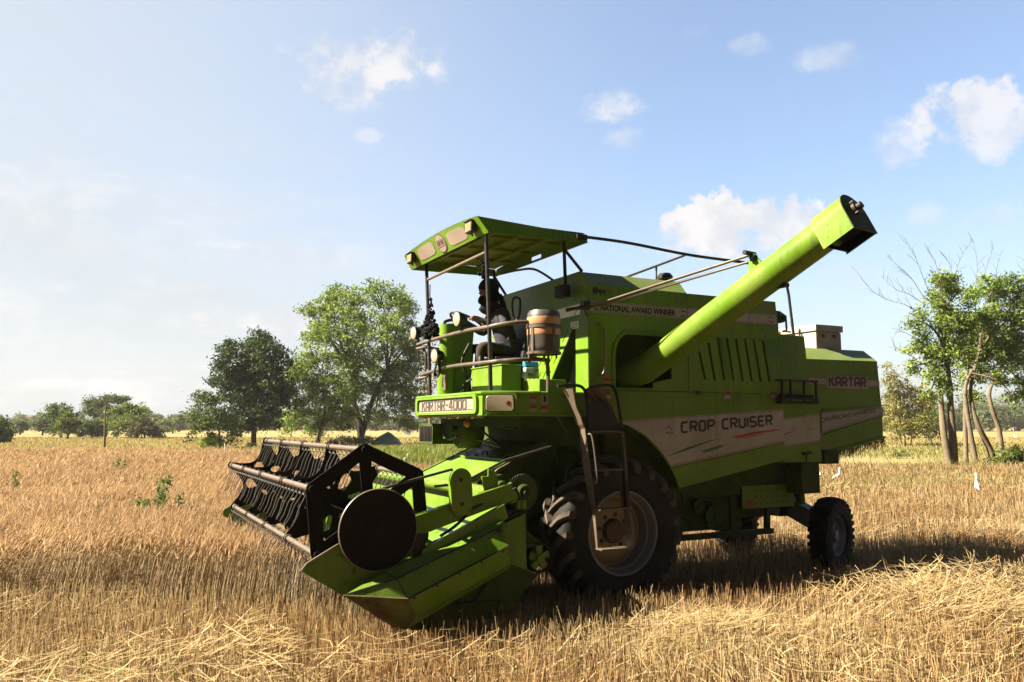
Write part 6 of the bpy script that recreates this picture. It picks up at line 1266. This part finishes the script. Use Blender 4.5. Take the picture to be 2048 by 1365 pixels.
# green weeds standing in the ripe wheat
rng = np.random.default_rng(5)
WEEDG = mat('green_weed_stem', (.07, .11, .03), .7, .2)
def weed(px, py_top, Yd, hgt, label, n_st, spread=.16):
    p = at(px, 900, Yd); p.z = 0; t = bpy.data.objects.new('weed', None); COL.objects.link(t); t.location = p; tag(t, label, 'weed', 'green weeds growing in the wheat'); b = MB(); pts = []
    r = random.Random(int(px) + 3)
    for i in range(n_st):
        a = r.uniform(0, 6.28); l = hgt * r.uniform(.6, 1.0); q = [Vector((0.03 * math.cos(a), .03 * math.sin(a), 0)), Vector((spread * .5 * math.cos(a), spread * .5 * math.sin(a), l * .55)), Vector((spread * math.cos(a), spread * math.sin(a), l))]; b.tube(q, [.006, .005, .002], 4)
        for k in range(110): f = r.uniform(.3, 1) ** .7; c = q[0].lerp(q[1], min(1, f * 2)) if f < .5 else q[1].lerp(q[2], (f - .5) * 2); pts.append((c.x + r.gauss(0, .03), c.y + r.gauss(0, .03), c.z + r.gauss(0, .02)))
    b.build('stem', WEEDG, t); leaf_mesh('foliage', np.array(pts), .055, .2, (.045, .078, .018), (.13, .17, .05), t, np.full(len(pts), .5), .2)
weed(313, 965, 11.5, 1.12, 'tallest bushy green weed in the wheat, left of the reel', 8, .20); weed(283, 1000, 10.6, .72, 'slim weed just left of the tallest bushy weed', 3, .08); weed(366, 985, 12.0, .80, 'narrow weed between the tallest bushy weed and the reel', 5, .12)
weed(229, 900, 22, 1.0, 'spreading weed halfway back in the wheat, before the bare pole', 7, .28); weed(33, 932, 15.5, .95, 'small weed near the picture edge in the standing wheat', 4, .12); weed(283, 908, 24, .90, 'tiny upright weed far back, right of the spreading weed', 3, .10); weed(250, 985, 11.8, .70, 'single thin weed left of all the tall ones near the reel', 2, .06)
# ================================================================== other things in the fields
EW = mat('egret_white', (.50, .49, .47), .7, .2, var=.05, vscale=30); EB = mat('egret_bill', (.55, .30, .04), .5, .3); EL = mat('egret_leg', (.05, .05, .03), .6, .3)
def egret(px, py, Yd, face, label, tall=1.0, s=1.0):
    p = at(px, py, Yd); p.z = 0; t = bpy.data.objects.new('egret', None); COL.objects.link(t); t.location = p; t.rotation_euler = (0, 0, face); t['_off'] = [0., 0., 0.]; tag(t, label, 'egret', 'white egrets following the machine')
    z0 = .17; b = MB(); T = tall
    body_ = smooth_path([(-.17, 0, z0 + .02), (-.10, 0, z0 + .06), (0, 0, z0 + .10), (.06, 0, z0 + .15), (.085, 0, z0 + .20 + .04 * T), (.075, 0, z0 + .25 + .06 * T), (.085, 0, z0 + .29 + .07 * T), (.115, 0, z0 + .305 + .07 * T), (.145, 0, z0 + .300 + .07 * T)], 4)
    rad = [.012, .05, .070, .052, .028, .021, .022, .028, .012]; rs = []
    for i in range(len(rad) - 1): rs += [rad[i] + (rad[i + 1] - rad[i]) * j / 4 for j in range(4)]
    b.tube([q * s for q in body_], [r_ * s for r_ in rs + [rad[-1]]], 12); b.build('body', EW, t, angle=80)
    b = MB(); b.tube([Vector((.14, 0, z0 + .300 + .07 * T)) * s, Vector((.205, 0, z0 + .288 + .07 * T)) * s], [.010 * s, .002], 6); b.build('bill', EB, t)
    for y in (.025, -.025):
        b = MB(); b.tube([Vector((.0, y, z0 + .06)) * s, Vector((-.01, y, z0 * .5)) * s, Vector((.01, y, 0)) * s, Vector((.05, y, 0)) * s], .006 * s, 5); b.build('leg', EL, t)
egret(1955, 980, 20.5, 1.2, 'white egret standing upright in the stubble in front of the trees', 1.5, 1.0); egret(1674, 955, 24.5, .1, 'white egret leaning forward between the tail and the rear wheel', .5, 1.0); egret(1637, 945, 26, 1.9, 'white egret half hidden behind the rear axle bracket', .9, 1.0)
egret(2030, 858, 95, 2.5, 'tiny far white egret beside the trees at the picture edge', .7, 1.3); egret(811, 925, 36, .5, 'white egret crouched in the wheat between reel and platform', .0, 1.1)
# turquoise sheet over a heap
t = bpy.data.objects.new('covered_heap', None); COL.objects.link(t); hp_ = at(772, 893, 68); hp_.z = 0; t.location = hp_; tag(t, 'heap under a turquoise sheet beside the tallest tree', 'covered heap')
b = MB(); r = random.Random(3); nn_ = 14
TQ = mat('turquoise_sheet', (.07, .22, .20), .6, .3, var=.25, vscale=2, bump=.4, bscale=4, dust=(.3, .28, .2), dustamt=.3, dscale=2)
vs = [(1.35 * math.cos(a) * (1 - q ** 1.6) + .15 * q, .9 * math.sin(a) * (1 - q ** 1.6), 1.25 * q + (.06 * r.uniform(-1, 1) if 0 < q < 1 else 0)) for q in np.linspace(0, 1, 7) for a in [2 * math.pi * i / nn_ for i in range(nn_)]]
b.add(vs, [(i * nn_ + j, i * nn_ + (j + 1) % nn_, (i + 1) * nn_ + (j + 1) % nn_, (i + 1) * nn_ + j) for i in range(6) for j in range(nn_)]); b.build('sheet', TQ, t, angle=80)
# pale hut, far houses, marker stake
HW = mat('whitewash', (.40, .42, .44), .8, .2, var=.08, vscale=.6); HG = mat('dark_window', (.03, .035, .04), .3, .5)
def house(px, py, Yd, w_, d_, hs, label, name='house'):
    p = at(px, py, Yd); p.z = 0; t = bpy.data.objects.new(name, None); COL.objects.link(t); t.location = p; tag(t, label, 'house'); b = MB()
    b.box((-w_ / 2, 0, 0), (w_ / 2, d_, hs)); b.build('wall', HW, t)
    b = MB(); b.box((-w_ / 2 - .15, -.15, hs), (w_ / 2 + .15, d_ + .15, hs + .25)); b.box((-w_ / 2 - .15, -.15, hs + .25), (w_ / 2 + .15, .0, hs + .8)); b.box((w_ * .1, d_ * .3, hs + .25), (w_ * .4, d_ * .7, hs + 2.2)); b.build('roof', HW, t)
    for fl in range(max(1, int(hs / 3.2))):
        for k in range(max(1, int(w_ / 3.0))):
            b = MB(); x0 = -w_ / 2 + 1.0 + k * 3.0; z0 = 1.0 + fl * 3.2; b.box((x0, -.06, z0), (x0 + 1.2, .02, z0 + 1.4)); b.build('window', HG, t)
house(58, 850, 330, 13, 9, 4.9, 'larger white flat-roofed house on the left horizon'); house(10, 850, 350, 14, 9, 3.9, 'lower white house at the picture edge on the horizon'); house(32, 850, 360, 8, 7, 3.6, 'small pale house between the two white houses'); house(372, 850, 300, 6, 5, 4.6, 'pale house half hidden behind the ragged small tree')
t = bpy.data.objects.new('hut', None); COL.objects.link(t); p_ = at(815, 868, 150); p_.z = 0; t.location = p_; tag(t, 'tiny pale square hut in the far field under the cab', 'hut'); b = MB(); b.box((-.5, 0, 0), (.5, 1, 1.35)); b.build('wall', HW, t); b = MB(); b.box((-.58, -.08, 1.35), (.58, 1.08, 1.45)); b.build('roof', HW, t)
t = bpy.data.objects.new('marker_stake', None); COL.objects.link(t); p_ = at(449, 900, 42); p_.z = 0; t.location = p_; tag(t, 'short white stake at the back edge of the wheat', 'stake'); b = MB(); b.tube([(0, 0, -.1), (0, 0, .86)], .025, 6); b.build('post', M['white'], t)
hz = MB(); hz.box((-420, -30, -3), (420, 520, 40)); hm = bpy.data.materials.new('dusty_air'); hm.use_nodes = True; hn = hm.node_tree; hn.nodes.clear()
ho = hn.nodes.new('ShaderNodeOutputMaterial'); hv = hn.nodes.new('ShaderNodeVolumePrincipled'); hv.inputs['Color'].default_value = (.95, .93, .88, 1); hv.inputs['Density'].default_value = .00022; hv.inputs['Anisotropy'].default_value = .1
hn.links.new(hv.outputs[0], ho.inputs['Volume']); hzo = hz.build('haze', hm, None, smooth=False); hzo['kind'] = 'stuff'; tag(hzo, 'thin dusty haze over the fields', 'haze')
for o in list(bpy.data.objects):
    if '_off' in o: del o['_off']
